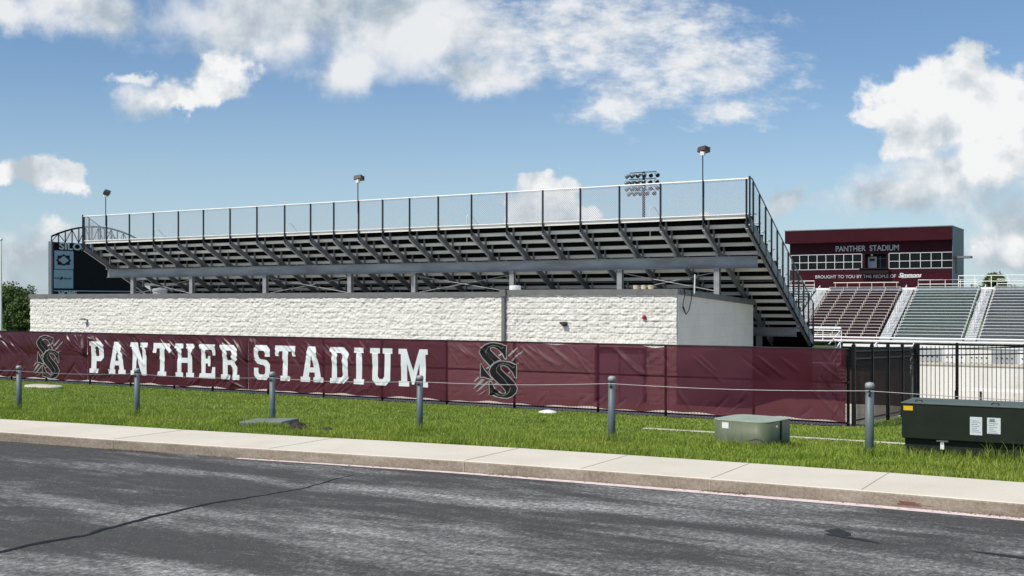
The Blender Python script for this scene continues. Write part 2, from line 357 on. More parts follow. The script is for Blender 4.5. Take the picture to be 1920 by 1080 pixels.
M_link_b = linkmat('black_chain_link_wire', (.02, .02, .022), .085, .007, 0, .1)

# wind-screen fabric: woven, partly see-through
def fabric(name, col, see, rough=.42, spec=.22):
    m, nt, b = new_mat(name)
    n1 = tnoise(nt, 1.1, 5, .6)
    c = tramp(nt, n1, [(.3, tuple(x*.85 for x in col)), (.7, tuple(x*1.12 for x in col))])
    nt.links.new(c, b.inputs['Base Color']); b.inputs['Roughness'].default_value = rough; b.inputs['Specular IOR Level'].default_value = spec
    t = nt.nodes.new('ShaderNodeBsdfTransparent'); t.inputs[0].default_value = (1, .50, .56, 1)
    mx = nt.nodes.new('ShaderNodeMixShader'); mx.inputs[0].default_value = see
    nt.links.new(b.outputs[0], mx.inputs[1]); nt.links.new(t.outputs[0], mx.inputs[2])
    nt.links.new(mx.outputs[0], nt.nodes['Material Output'].inputs[0])
    return m
M_fab1 = fabric('maroon_vinyl', (.058, .0082, .0185), .015, .34, .32)
M_fab2 = fabric('maroon_mesh_tight', (.060, .0085, .0195), .05, .44)
M_fab3 = fabric('maroon_mesh_open', (.058, .0082, .0195), .14, .46)

# ------------------------------------------------------------------ mesh helpers
class MB:
    def __init__(s): s.v = []; s.f = []; s.m = []
    def add(s, vs, fs, mi=0):
        o = len(s.v); s.v += [tuple(v) for v in vs]; s.f += [tuple(o+i for i in f) for f in fs]; s.m += [mi]*len(fs); return s
    def box(s, x0, x1, y0, y1, z0, z1, mi=0):
        vs = [(x, y, z) for z in (z0, z1) for y in (y0, y1) for x in (x0, x1)]
        return s.add(vs, [(0, 2, 3, 1), (4, 5, 7, 6), (0, 1, 5, 4), (2, 6, 7, 3), (0, 4, 6, 2), (1, 3, 7, 5)], mi)
    def beam(s, a, b, w, h, mi=0, up=(0, 0, 1)):
        a, b = Vector(a), Vector(b); d = (b-a).normalized(); u = Vector(up)
        if abs(d.dot(u)) > .99: u = Vector((0, 1, 0))
        sd = d.cross(u).normalized(); u = sd.cross(d).normalized()
        vs = []
        for p in (a, b):
            for i, j in ((-1, -1), (1, -1), (1, 1), (-1, 1)): vs.append(p+sd*(i*w/2)+u*(j*h/2))
        return s.add(vs, [(3, 2, 1, 0), (4, 5, 6, 7), (0, 1, 5, 4), (1, 2, 6, 5), (2, 3, 7, 6), (3, 0, 4, 7)], mi)
    def tube(s, pts, r, n=8, mi=0, cap=True):
        pts = [Vector(p) for p in pts]; rings = []
        rr = r if isinstance(r, (list, tuple)) else [r]*len(pts)
        ref = None
        for i, p in enumerate(pts):
            d = (pts[min(i+1, len(pts)-1)]-pts[max(i-1, 0)]).normalized()
            if ref is None: ref = Vector((0, 0, 1)) if abs(d.z) < .9 else Vector((1, 0, 0))
            a = d.cross(ref).normalized(); bb = d.cross(a).normalized()
            rings.append([p+(a*math.cos(2*math.pi*k/n)+bb*math.sin(2*math.pi*k/n))*rr[i] for k in range(n)])
        vs = [v for rg in rings for v in rg]; fs = []
        for i in range(len(pts)-1):
            for k in range(n):
                k2 = (k+1) % n; fs.append((i*n+k, i*n+k2, (i+1)*n+k2, (i+1)*n+k))
        if cap: fs += [tuple(range(n-1, -1, -1)), tuple((len(pts)-1)*n+k for k in range(n))]
        return s.add(vs, fs, mi)
    def lathe(s, prof, c=(0, 0, 0), n=20, mi=0):
        vs = []; fs = []
        for (r, z) in prof:
            for k in range(n): vs.append((c[0]+r*math.cos(2*math.pi*k/n), c[1]+r*math.sin(2*math.pi*k/n), c[2]+z))
        for i in range(len(prof)-1):
            for k in range(n):
                k2 = (k+1) % n; fs.append((i*n+k, i*n+k2, (i+1)*n+k2, (i+1)*n+k))
        fs += [tuple(range(n-1, -1, -1)), tuple((len(prof)-1)*n+k for k in range(n))]
        return s.add(vs, fs, mi)
    def prism(s, poly, z0, z1, mi=0):
        n = len(poly); vs = [(x, y, z0) for x, y in poly]+[(x, y, z1) for x, y in poly]
        return s.add(vs, [tuple(range(n-1, -1, -1)), tuple(range(n, 2*n))]+[(k, (k+1) % n, n+(k+1) % n, n+k) for k in range(n)], mi)
    def build(s, name, mats, parent=None, smooth=False, bevel=0., loc=None):
        me = bpy.data.meshes.new(name); me.from_pydata(s.v, [], s.f)
        for m in (mats if isinstance(mats, (list, tuple)) else [mats]): me.materials.append(m)
        if any(s.m): me.polygons.foreach_set('material_index', s.m)
        if smooth: me.polygons.foreach_set('use_smooth', [True]*len(s.f))
        me.update()
        return link(name, me, parent, bevel, loc)
def link(name, me, parent=None, bevel=0., loc=None):
    o = bpy.data.objects.new(name, me); C.objects.link(o)
    if loc: o.location = loc
    if parent is not None:
        o.parent = parent
    if bevel:
        md = o.modifiers.new('bevel', 'BEVEL'); md.width = bevel; md.segments = 3; md.limit_method = 'ANGLE'
    return o
def np_mesh(name, co, faces, mat, parent=None, smooth=True):
    me = bpy.data.meshes.new(name); nf, k = faces.shape
    me.vertices.add(len(co)); me.vertices.foreach_set('co', co.astype(np.float32).ravel())
    me.loops.add(nf*k); me.loops.foreach_set('vertex_index', faces.astype(np.int32).ravel())
    me.polygons.add(nf); me.polygons.foreach_set('loop_start', np.arange(0, nf*k, k, dtype=np.int32)); me.polygons.foreach_set('loop_total', np.full(nf, k, np.int32))
    if smooth: me.polygons.foreach_set('use_smooth', np.ones(nf, bool))
    me.update(calc_edges=True); me.materials.append(mat)
    return link(name, me, parent)
def grid_faces(nu, nv):
    i = np.arange(nu*nv).reshape(nv, nu)
    return np.stack([i[:-1, :-1], i[:-1, 1:], i[1:, 1:], i[1:, :-1]], -1).reshape(-1, 4)
def tag(o, label=None, cat=None, group=None, kind=None):
    if label: o['label'] = label
    if cat: o['category'] = cat
    if group: o['group'] = group
    if kind: o['kind'] = kind
    return o
def thing(name, label, cat, loc=(0, 0, 0), rz=0, group=None):
    o = bpy.data.objects.new(name, None); o.empty_display_size = .3; C.objects.link(o)
    o.location = loc; o.rotation_euler = (0, 0, rz)
    return tag(o, label, cat, group)
def copy_tree(o, parent=None):
    c = o.copy(); C.objects.link(c)
    if parent is not None: c.parent = parent
    for ch in list(o.children): copy_tree(ch, c)
    return c
def text_mesh(name, s, size, mat, parent, mtx, depth=.01, bold=0., width=None, shear=0.):
    cu = bpy.data.curves.new(name, 'FONT'); cu.body = s; cu.size = size; cu.extrude = depth; cu.offset = bold; cu.shear = shear
    cu.align_x = 'CENTER'; cu.align_y = 'CENTER'; cu.resolution_u = 4
    t = bpy.data.objects.new('tmp', cu); C.objects.link(t); bpy.context.view_layer.update()
    me = bpy.data.meshes.new_from_object(t.evaluated_get(bpy.context.evaluated_depsgraph_get()))
    bpy.data.objects.remove(t)
    xs = [v.co.x for v in me.vertices]; w = max(xs)-min(xs); cx = (max(xs)+min(xs))/2
    k = 1 if width is None else width/w
    for v in me.vertices: v.co = mtx @ Vector(((v.co.x-cx)*k, v.co.y, v.co.z))
    me.name = name; me.materials.clear(); me.materials.append(mat)
    return link(name, me, parent)
def tess(loops):
    fl = [p for l in loops for p in l]
    return fl, [tuple(t) for t in tessellate_polygon([[Vector((x, y, 0)) for x, y in l] for l in loops])]

# ------------------------------------------------------------------ setting
EDGE = [(-60, 5.2), (-40, 8.2), (-28, 9.9), (-20, 10.9), (-16.2, 11.42), (-13.8, 11.65), (-11.8, 11.9), (-9.9, 12.17), (-8, 12.42), (-6.3, 12.55), (-4.7, 12.64), (-2.9, 12.72), (-1.3, 12.74), (2, 12.78), (30, 12.9)]
EX, EY = [e[0] for e in EDGE], [e[1] for e in EDGE]
def curb(x): return np.interp(x, EX, EY)
WALK = 1.47
def zprof(u, Y):
    """lawn height: u metres behind the sidewalk, Y in the world"""
    return np.where(u < 0, np.interp(u, [-3, -.5, 0], [-.10, -.10, .06]),
        np.interp(Y, [0, 26.6, 32.6, 33.5, 46.5, 52, 2000], [0, -.70, -.97, -1.35, -1.35, -2.1, -2.1])*np.clip(u/4.0, 0, 1)*0 +
        np.where(Y < 26.6, np.interp(u/np.maximum(u+26.6-Y, .1), [0, .14, 1], [.125, .06, -.70]), np.interp(Y, [26.6, 32.6, 33.5, 46.5, 52], [-.70, -.97, -1.35, -1.35, -2.1])))
def gz(x, y): return float(zprof(np.array(y-curb(x)-WALK), np.array(y)))
# road sheet
xs = np.concatenate([[-1500, -300], np.linspace(-60, 30, 91), [300, 1500]])
ys0 = curb(np.clip(xs, -60, 30))
co = np.concatenate([np.stack([xs, np.full_like(xs, -800.), np.zeros_like(xs)], 1), np.stack([xs, ys0-3., np.zeros_like(xs)], 1), np.stack([xs, ys0+.02, np.zeros_like(xs)], 1)])
tag(np_mesh('road', co, grid_faces(len(xs), 3), M_asph, smooth=False), kind='structure')
# sidewalk: top sheet with rounded nose and curb face
prof = [(0.0, -.02), (0.0, .125), (.006, .140), (.02, .149), (.05, .15), (WALK, .15), (WALK, .02)]
sx = np.concatenate([[-300], np.linspace(-60, 30, 361), [300]])
joints = [-24.1, -19.0, -13.85, -11.05, -8.0, -6.35, -4.67, -2.94, -1.2, .6]
sb = MB()
rows = []
for x in sx:
    yb = float(curb(np.clip(x, -60, 30)))
    rows.append([(x, yb+dy, z) for dy, z in prof])
n = len(prof)
vs = [v for r in rows for v in r]; fs = []; mi = []
for i in range(len(rows)-1):
    for k in range(n-1):
        fs.append((i*n+k, (i+1)*n+k, (i+1)*n+k+1, i*n+k+1)); mi.append(1 if k < 2 else 0)
sb.v = vs; sb.f = fs; sb.m = mi
so = sb.build('sidewalk', [M_walk, M_curb]); tag(so, kind='structure')
# joints cut in the walk, and open cracks in the curb face
jb = MB()
for i, x in enumerate(joints):
    yb = float(curb(x)); dx = -.30 if x > -9 else -.12
    jb.beam((x, yb+.03, .1515), (x+dx*0, yb+WALK, .1515), .012 if i != 4 else .02, .004)
    if i in (2, 4, 6): jb.beam((x, yb-.003, -.0), (x, yb-.003, .135), .014 if i != 6 else .008, .006, up=(0, 1, 0))
jb.build('sidewalk_joint', simple('joint_line', (.44, .40, .33), .9)); tag(bpy.data.objects['sidewalk_joint'], kind='structure')  # joint strips in a darker concrete colour
# faded line along the curb
lx = np.linspace(-11.5, 25, 120)
yb = curb(lx); wj = .06+.075*np.clip((lx+11)/6, 0, 1)
co = np.concatenate([np.stack([lx, yb-.03-wj-.035, np.full_like(lx, .004)], 1), np.stack([lx, yb-.035, np.full_like(lx, .004)], 1)])
tag(np_mesh('road_marking', co, grid_faces(len(lx), 2), M_pink, smooth=False), kind='structure')
# tar seam across the road
ck = [(-9.0, -2), (-9.3, 3), (-9.02, 6.0), (-9.05, 6.8), (-8.97, 7.2), (-9.08, 7.7), (-9.15, 8.3), (-9.17, 9.1), (-9.05, 9.7), (-8.96, 10.3), (-9.06, 11.0), (-9.1, 11.7)]
cw_ = [.05, .05, .045, .05, .035, .04, .035, .03, .018, .016, .012, .006]
pts = []
for (a, b_), (w0, w1) in zip(zip(ck[:-1], ck[1:]), zip(cw_[:-1], cw_[1:])):
    for t in np.linspace(0, 1, 7)[:-1]:
        pts.append((a[0]+(b_[0]-a[0])*t+random.uniform(-.018, .018), a[1]+(b_[1]-a[1])*t, (w0+(w1-w0)*t)*random.uniform(.6, 1.25)))
kb = MB(); m_ = len(pts)
kb.add([(x-w, y, .004) for x, y, w in pts]+[(x+w, y, .004) for x, y, w in pts], [(i, m_+i, m_+i+1, i+1) for i in range(m_-1)])
tag(kb.build('road_crack', M_tar), kind='structure')
# two cast shadows on the road, drawn as flat dark patches
def shadow_patch(name, poly):
    bm_ = MB(); fl, tr = tess([poly]); bm_.add([(x, y, .005) for x, y in fl], tr); return tag(bm_.build(name, M_shadow), kind='structure')
shadow_patch('road_shadow', [(-2.90, 11.02), (-2.84, 11.12), (-2.80, 11.20), (-2.73, 11.12), (-2.64, 11.02), (-2.62, 10.93), (-2.66, 10.87), (-2.45, 10.80), (-2.28, 10.70), (-2.33, 10.70), (-2.50, 10.745), (-2.66, 10.785), (-2.80, 10.83), (-2.86, 10.86), (-2.80, 10.93)])
shadow_patch('road_shadow', [(-1.52, 10.78), (-1.40, 10.80), (-1.25, 10.79), (-1.0, 10.76), (-.5, 10.70), (-.5, 10.60), (-1.0, 10.68), (-1.25, 10.71), (-1.42, 10.75)])

# red scuff on the curb face, dry leaves in the gutter
m = MB()
for k in range(5):
    xa = -3.55+.05*random.random(); xb2 = xa+random.uniform(.15, .42); zq = .028+k*.009
    ya2, yb2 = float(curb(xa))-.004, float(curb(xb2))-.004
    m.add([(xa, ya2, zq), (xb2, yb2, zq-.004), (xb2, yb2, zq), (xa, ya2, zq+.005)], [(0, 1, 2, 3)])
for v_ in range(len(m.v)): m.v[v_] = (m.v[v_][0]+1.0, float(curb(m.v[v_][0]+1.0))-.004, m.v[v_][2])
tag(m.build('curb_scuff', simple('red_scuff_paint', (.26, .10, .07), .8)), kind='structure')
m = MB()
for (xa, xb2, n_) in ((-4.75, -4.2, 150), (-13.9, -13.0, 110), (-2.3, -1.2, 90), (-7.6, -6.8, 60), (-18, -1, 160)):
    for k in range(n_):
        x = random.uniform(xa, xb2); y = float(curb(x))-abs(random.gauss(.01, .05))-.01; a = random.uniform(0, 6.28); l_ = random.uniform(.008, .022)
        dx, dy = math.cos(a)*l_, math.sin(a)*l_
        m.add([(x-dx, y-dy, .006), (x+dy*.4, y-dx*.4, .012), (x+dx, y+dy, .008), (x-dy*.4, y+dx*.4, .014)], [(0, 1, 2, 3)])
tag(m.build('gutter_leaves', leafmat('dry_leaf', (.10, .06, .03), (.30, .22, .13), 9, .1)), 'dry leaf litter along the foot of the curb', 'leaf litter', kind='stuff')

# ground sheet
gx = np.concatenate([[-3000, -600, -150, -80], np.linspace(-62, 30, 93), [60, 150, 600, 3000]])
uu = np.concatenate([[-3, -.5, -.02, .0, .2, .6, 1.2, 2, 3, 4.5, 6, 8, 10]]); ya = [26.6, 28, 30, 32.6, 33.5, 40, 46.5, 52, 70, 110, 150, 300, 900, 3000]
gv = []
for u in uu:
    y = curb(np.clip(gx, -60, 30))+WALK+u
    gv.append(np.stack([gx, y, zprof(np.full_like(gx, u), y)], 1))
for y in ya: gv.append(np.stack([gx, np.full_like(gx, y), zprof(np.full_like(gx, 12.), np.full_like(gx, y))], 1))
tag(np_mesh('ground', np.concatenate(gv), grid_faces(len(gx), len(gv)), M_ground), kind='structure')
# concrete apron round the building
def sheet(name, x0, x1, ys, dz, mat):
    co = np.array([(x, y, gz((x0+x1)/2, y)+dz) for y in ys for x in np.linspace(x0, x1, 12)])
    return tag(np_mesh(name, co, grid_faces(12, len(ys)), mat), kind='structure')
sheet('plaza', -90, -6.5, [26.75, 28, 30, 32.6, 33.5, 40, 46.4], .006, M_plaza)
sheet('plaza', -6.49, 12, [34.2, 36, 39.8], .006, M_plaza)
sheet('playing_field', -110, 40, [52, 80, 111], .01, M_turf)
# narrow concrete strip in the lawn
px_ = np.linspace(-8.9, 6, 40); py_ = 20.4+.006*px_
sv = [(x, y+d, gz(x, y)+.022) for d in (-.10, .10) for x, y in zip(px_, py_)]
tag(np_mesh('path', np.array(sv), grid_faces(40, 2), M_conc, smooth=False), kind='structure')

# ------------------------------------------------------------------ block building
BY0 = 33.6; BX0, BX1, BY1 = atY(58, BY0), atY(1270, BY0), 41.2
BSPLIT = atY(949, BY0)
bld = thing('block_building', 'long low white painted block building under the grandstand', 'building', ((BX0+BX1)/2, BY0, -1.35))
def P0(o): o.location = -Vector(o.parent.location) if o.parent else (0, 0, 0); return o
def part(mb, name, mat, parent, **k):
    o = mb.build(name, mat, parent, **k)
    off = Vector((0, 0, 0)); p = parent
    while p is not None: off += Vector(p.location); p = p.parent
    o.location = -off
    return o
def split_wall(x0, x1, z0, z1, y):
    nu = int((x1-x0)/.025); nv = int((z1-z0)/.025)
    X, Z = np.meshgrid(np.linspace(x0, x1, nu), np.linspace(z0, z1, nv))
    row = np.floor((Z-z0)/.2); fz = ((Z-z0)/.2) % 1; fx = (((X-x0)/.4)+.5*(row % 2)); bx = np.floor(fx); fx = fx % 1
    def h(a, b_, k): return np.modf(np.abs(np.sin(a*127.1+b_*311.7+k*74.7)*43758.5453))[0]
    tilt = (h(bx, row, 1)-.5)*(fx-.5)*.02+(h(bx, row, 2)-.5)*(fz-.5)*.03
    d = .006*h(bx, row, 3)+tilt
    for sc, am in ((.26, .022), (.13, .034), (.065, .034), (.034, .012)):
        ph = RNG.random((40, 80)).astype(float)
        u, v = (X-x0+.4*Z)/sc, (Z*1.5-.3*X)/sc
        i, j = np.floor(u).astype(int), np.floor(v).astype(int); fu, fv = u-i, v-j
        fu, fv = fu*fu*(3-2*fu), fv*fv*(3-2*fv)
        g = lambda a, b_: ph[(b_*7+a//80) % 40, a % 80]
        d += am*(g(i, j)*(1-fu)*(1-fv)+g(i+1, j)*fu*(1-fv)+g(i, j+1)*(1-fu)*fv+g(i+1, j+1)*fu*fv)
    groove = np.minimum(np.minimum(fz, 1-fz)*.2, np.minimum(fx, 1-fx)*.4)
    d *= np.clip(.42+groove/.03, .35, 1)
    co = np.stack([X, y-d, Z], -1).reshape(-1, 3)
    return co, grid_faces(nu, nv)
ZT = 2.68
for x0, x1, zt in ((BX0, BSPLIT, ZT-.10), (BSPLIT, BX1, ZT-.04)):
    co, fc = split_wall(x0, x1, -1.4, zt-.16, BY0)
    o = np_mesh('front_wall', co, fc, M_block, bld, smooth=False); o.location = -Vector(bld.location)
w = MB()
w.add([(BX1-.004, BY0+.004, -1.4), (BX1-.004, BY1, -1.4), (BX1-.004, BY1, ZT-.54), (BX1-.004, BY0+.004, ZT-.18)], [(0, 1, 2, 3)])
w.add([(BX0+.004, BY0, -1.4), (BX0+.004, BY1, -1.4), (BX0+.004, BY1, ZT-.5), (BX0+.004, BY0, ZT-.24)], [(3, 2, 1, 0)])
w.add([(BX0, BY1, -1.4), (BX1, BY1, -1.4), (BX1, BY1, ZT-.54), (BX0, BY1, ZT-.54)], [(3, 2, 1, 0)])
part(w, 'side_wall', M_block_s, bld)
rf = MB()
rf.add([(BX0, BY0+.1, ZT-.18), (BX1-.02, BY0+.1, ZT-.12), (BX1-.02, BY1, ZT-.47), (BX0, BY1, ZT-.5)], [(0, 1, 2, 3)])
roof = part(rf, 'roof', simple('pale_roof_membrane', (.70, .69, .66), .8), bld)
cp = MB()
cp.box(BX0-.06, BSPLIT-.0, BY0-.09, BY0+.14, ZT-.27, ZT-.10)
cp.box(BSPLIT, BX1+.06, BY0-.11, BY0+.14, ZT-.21, ZT-.03)
cp.beam((BX1+.03, BY0+.14, ZT-.12), (BX1+.03, BY1+.05, ZT-.48), .10, .19)
part(cp, 'coping', M_coping, bld)
dp = MB(); dp.box(BSPLIT-.10, BSPLIT+.02, BY0-.16, BY0-.05, -1.3, ZT-.06); dp.box(BSPLIT-.16, BSPLIT+.07, BY0-.19, BY0-.115, ZT-.26, ZT-.02)
part(dp, 'downpipe', M_coping, bld)
# double door behind the fence screen
dx0, dx1 = atY(1121, BY0), atY(1208, BY0); dzt = .68
d = MB(); d.box(dx0, dx1, BY0-.10, BY0-.055, -1.33, dzt)
door = part(d, 'double_door', simple('blue_grey_door', (.40, .40, .48), .5), bld)
dm = (dx0+dx1)/2
d = MB(); d.box(dx0-.07, dx0, BY0-.12, BY0-.04, -1.33, dzt+.07); d.box(dx1, dx1+.07, BY0-.12, BY0-.04, -1.33, dzt+.07); d.box(dx0, dx1, BY0-.12, BY0-.04, dzt, dzt+.07); d.box(dm-.02, dm+.02, BY0-.115, BY0-.101, -1.3, dzt)
part(d, 'door_frame', simple('dark_door_frame', (.18, .18, .22), .5), door)
d = MB(); d.box(dx0-.1, dx1+.1, BY0-.26, BY0-.05, dzt+.075, dzt+.11); part(d, 'door_hood', M_white, door)
# roof clutter
def roofz(y): return ZT-.15-.35*(y-BY0)/(BY1-BY0)
def vent(px, Y, prof, name, mat, z0=None):
    x = atY(px, Y); v = MB().lathe(prof, (x, Y, (roofz(Y)-.06) if z0 is None else z0), 20); return part(v, name, mat, roof, smooth=False)
vent(966, 34.2, [(.10, 0), (.10, .2), (.20, .2), (.21, .26), (.21, .34), (.18, .36), (.0, .37)], 'roof_vent', M_white)
vent(300, 34.8, [(.30, 0), (.30, .28), (.33, .29), (.33, .36), (.28, .40), (.0, .42)], 'roof_vent', simple('grey_vent', (.30, .31, .32), .6))
for px in (1192.5, 1207, 1220):
    vent(px, 34.6, [(.045, 0), (.045, .2), (.085, .24), (.095, .33), (.10, .335), (.10, .36), (.0, .37)], 'vent_cap', M_beige)
x = atY(1302, 34.2); v = MB(); v.tube([(x, 34.2, roofz(34.2)), (x+.02, 34.2, roofz(34.2)+.62)], .022, 8); part(v, 'roof_pipe', M_white, roof)
v = MB(); px0 = BX1+.10
v.tube([(px0, 33.95, ZT-.02), (px0+.02, 33.95, ZT-.2), (px0, 33.82, ZT-.55), (px0, 34.10, ZT-.85), (px0, 34.35, ZT-.72), (px0, 34.60, ZT-.3), (px0, 34.65, ZT-.1)], .014, 6)
v.tube([(px0, 34.10, ZT-.85), (px0, 33.92, ZT-.72), (px0, 33.80, ZT-.62)], .016, 6)
part(v, 'loose_cable', M_black, bld)
# wall lamp, alarm, camera
x, z = atY(1060, BY0, 606); v = MB(); v.box(x-.10, x+.10, BY0-.24, BY0-.03, z-.02, z+.05); v.add([(x-.09, BY0-.22, z-.02), (x+.09, BY0-.22, z-.02), (x+.07, BY0-.05, z-.10), (x-.07, BY0-.05, z-.10)], [(0, 1, 2, 3), (3, 2, 1, 0)]); v.box(x-.09, x+.09, BY0-.05, BY0-.02, z-.10, z-.021)
part(v, 'wall_lamp', M_bronze, bld)
x, z = atY(1210, BY0, 595); v = MB(); v.tube([(x, BY0-.03, z), (x, BY0-.07, z)], .055, 12); v.tube([(x, BY0-.071, z), (x, BY0-.10, z), (x, BY0-.14, z), (x, BY0-.165, z)], [.075, .075, .06, .02], 16)
part(v, 'alarm_bell', M_red, bld, smooth=True)
x, z = atY(166, BY0, 601); v = MB(); v.box(x-.02, x+.02, BY0-.25, BY0-.03, z+.03, z+.06); v.box(x-.20, x+.04, BY0-.27, BY0-.18, z+.02, z+.10); v.box(x-.02, x+.03, BY0-.10, BY0-.03, z-.20, z+.04)
part(v, 'camera_bracket', simple('grey_bracket', (.16, .16, .17), .5), bld)

# ------------------------------------------------------------------ grandstand
YR, ZR, RUN, RISE, NR = 36.5, 5.13, .52, .285, 15
post_px = [160, 202, 245, 290, 336.7, 383.7, 433.7, 484, 536, 584.5, 628, 674.5, 719.5, 770, 823.7, 886, 952, 1019.5, 1090, 1163, 1240, 1320, 1401]
PX = [atY(p, YR) for p in post_px]; GX0, GX1 = PX[0]-.05, PX[-1]+.06
gs = thing('grandstand', 'grandstand of grey steel frames seen from behind over the white block building', 'grandstand', ((GX0+GX1)/2, YR, -1.35))
def gp(mb, name, mat, **k): return part(mb, name, mat, gs, **k)
def zrow(k): return ZR-k*RISE
for k in range(NR):
    y0, z = YR+k*RUN, zrow(k)
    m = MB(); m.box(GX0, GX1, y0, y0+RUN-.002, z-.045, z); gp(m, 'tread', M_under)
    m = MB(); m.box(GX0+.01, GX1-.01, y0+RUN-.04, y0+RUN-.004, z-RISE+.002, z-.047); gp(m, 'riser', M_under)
    m = MB()
    zs, yb = z-.055, y0-.03
    m.box(GX0, GX1, yb, yb+.028, zs, zs+.10); m.box(GX0, GX1, yb-.02, yb-.001, zs+.045, zs+.10); m.box(GX0, GX1, yb+.001, yb+.05, zs-.03, zs-.001)
    gp(m, 'edge_plank', M_alu)
    m = MB(); m.box(GX0+.02, GX1-.02, y0+.10, y0+.36, z+.38, z+.42)
    if k: gp(m, 'bench', M_alu_w)
# rakers, each with its stepped uprights
CUT = NR*RUN-.15
SL = RISE/RUN
rk = MB()
za, zb = ZR-.33, ZR-.33-SL*CUT
dep = .20
def chan(x, m):
    ya, yb = YR-.06, YR+CUT
    m.add([(x-.012, ya, za-dep/2), (x+.012, ya, za-dep/2), (x+.012, ya, za+dep/2), (x-.012, ya, za+dep/2), (x-.012, yb, zb-dep/2), (x+.012, yb, zb-dep/2), (x+.012, yb, zb+dep/2), (x-.012, yb, zb+dep/2)],
          [(3, 2, 1, 0), (4, 5, 6, 7), (0, 1, 5, 4), (1, 2, 6, 5), (2, 3, 7, 6), (3, 0, 4, 7)])
    for s_ in (-1, 1):
        m.beam((x, ya, za+s_*(dep/2+.008)), (x, yb, zb+s_*(dep/2+.008)), .095, .016)
    for k in range(NR):
        y = YR+k*RUN+RUN-.09; zt = zrow(k)-.047; z0 = za-SL*(y-YR+.06)+dep/2+.017
        m.box(x-.025, x+.035, y-.03, y+.03, z0-.02, zt)
m = MB(); chan(0, m); raker = gp(m, 'raker', M_steel)
base = raker.location.copy()
for i, x in enumerate(PX):
    o = raker if i == 0 else raker.copy()
    if i: C.objects.link(o); o.parent = gs
    o.location = base+Vector((x, 0, 0))
# carrying beams and columns
YB = 37.8
def gbeam(Y, zt, h, name='beam'):
    m = MB(); m.box(GX0+.1, GX1-.12, Y-.012, Y+.012, zt-h, zt); m.box(GX0+.1, GX1-.12, Y-.09, Y+.09, zt-h-.018, zt-h-.001); m.box(GX0+.1, GX1-.12, Y-.09, Y+.09, zt+.001, zt+.018)
    for x in PX: m.box(x-.05, x+.05, Y-.04, Y+.04, zt+.019, zt+.14)
    return gp(m, name, M_beam)
YF = 42.5
gbeam(YB, ZR-.33-SL*(YB-YR+.06)-.10-.15, .36)
gbeam(YF, ZR-.33-SL*(YF-YR+.06)-.10-.15, .31)
COLX = [atY(p, YB) for p in (250, 360, 498, 657, 777, 961, 1163, 1345)]
ztop = ZR-.33-SL*(YB-YR+.06)-.25-.38
col_p = None
for x in COLX:
    for Y, zt in ((YB, ztop), (YF, ZR-.33-SL*(YF-YR+.06)-.25-.33)):
        m = MB(); m.box(-.10, .10, -.09, -.075, 0, zt+1.38); m.box(-.10, .10, .075, .09, 0, zt+1.38); m.box(-.012, .012, -.074, .074, 0, zt+1.38)
        o = m.build('column', M_beam, gs); o.location = Vector((x, Y, -1.38))-Vector(gs.location)
# cross rods between columns
for a, b_ in ((0, 1), (2, 3), (4, 5), (6, 7)):
    m = MB(); zb_ = ZT+.42; zt_ = ztop-.12
    m.tube([(COLX[a], YB+.06, zt_), (COLX[b_], YB+.06, zb_-.5)], .014, 6); gp(m, 'brace_rod', M_beam)
    m = MB(); m.tube([(COLX[a], YB+.10, zb_-.5), (COLX[b_], YB+.10, zt_)], .014, 6); gp(m, 'brace_rod', M_beam)
m = MB(); m.tube([(GX0+.3, 40.3, 3.0), (GX1-.3, 40.3, 3.0)], .02, 6); gp(m, 'purlin', M_steel)
# rear guard fence
ZG = ZR+1.24
gpost = None
for i, x in enumerate(PX):
    if i == 0 or gpost is None:
        m = MB(); m.tube([(0, 0, 0), (0, 0, 1.24+.36)], .036, 8); gpost = m.build('guard_post', M_dsteel, gs); o = gpost
    else:
        o = gpost.copy(); C.objects.link(o); o.parent = gs
    o.location = Vector((x, YR-.075, ZR-.36))-Vector(gs.location)
m = MB(); m.tube([(GX0, YR-.075, ZG), (GX1, YR-.075, ZG)], .026, 8); gp(m, 'top_rail', M_alu_w)
m = MB(); m.tube([(GX0, YR-.075, ZR+.05), (GX1, YR-.075, ZR+.05)], .016, 6); gp(m, 'bottom_rail', M_alu_w)
for a, b_ in zip(PX[:-1], PX[1:]):
    m = MB(); m.add([(a+.03, YR-.06, ZR+.07), (b_-.03, YR-.06, ZR+.07), (b_-.03, YR-.06, ZG-.02), (a+.03, YR-.06, ZG-.02)], [(0, 1, 2, 3)]); gp(m, 'mesh_panel', M_link_x)
# end guards both sides
def end_guard(X, s_):
    ys = [YR-.07]+[YR+.30+i*RUN*1.3 for i in range(12)]
    def zd(y): return ZR-SL*max(0, y-YR)
    m = MB(); m.tube([(X, ys[0], ZG+.02), (X, YR+.15, ZG+.02), (X, ys[-1], zd(ys[-1])+1.30)], .026, 8); gp(m, 'end_rail', M_steel)
    for y in ys:
        m = MB(); m.tube([(X, y, zd(y)-.42), (X, y, zd(y)+1.32)], .034, 8); gp(m, 'guard_post', M_dsteel)
    for a, b_ in zip(ys[:-1], ys[1:]):
        m = MB(); m.add([(X-.03*s_, a+.03, zd(a)+.02), (X-.03*s_, b_-.03, zd(b_)+.02), (X-.03*s_, b_-.03, zd(b_)+1.27), (X-.03*s_, a+.03, zd(a)+1.27)], [(0, 1, 2, 3)]); gp(m, 'mesh_panel', M_link_y)
    m = MB(); m.beam((X-.0, YR-.05, ZR-.20), (X, YR+CUT, ZR-.20-SL*CUT-.03), .03, .30); gp(m, 'end_stringer', M_steel)
end_guard(GX1+.05, 1); end_guard(GX0-.05, -1)
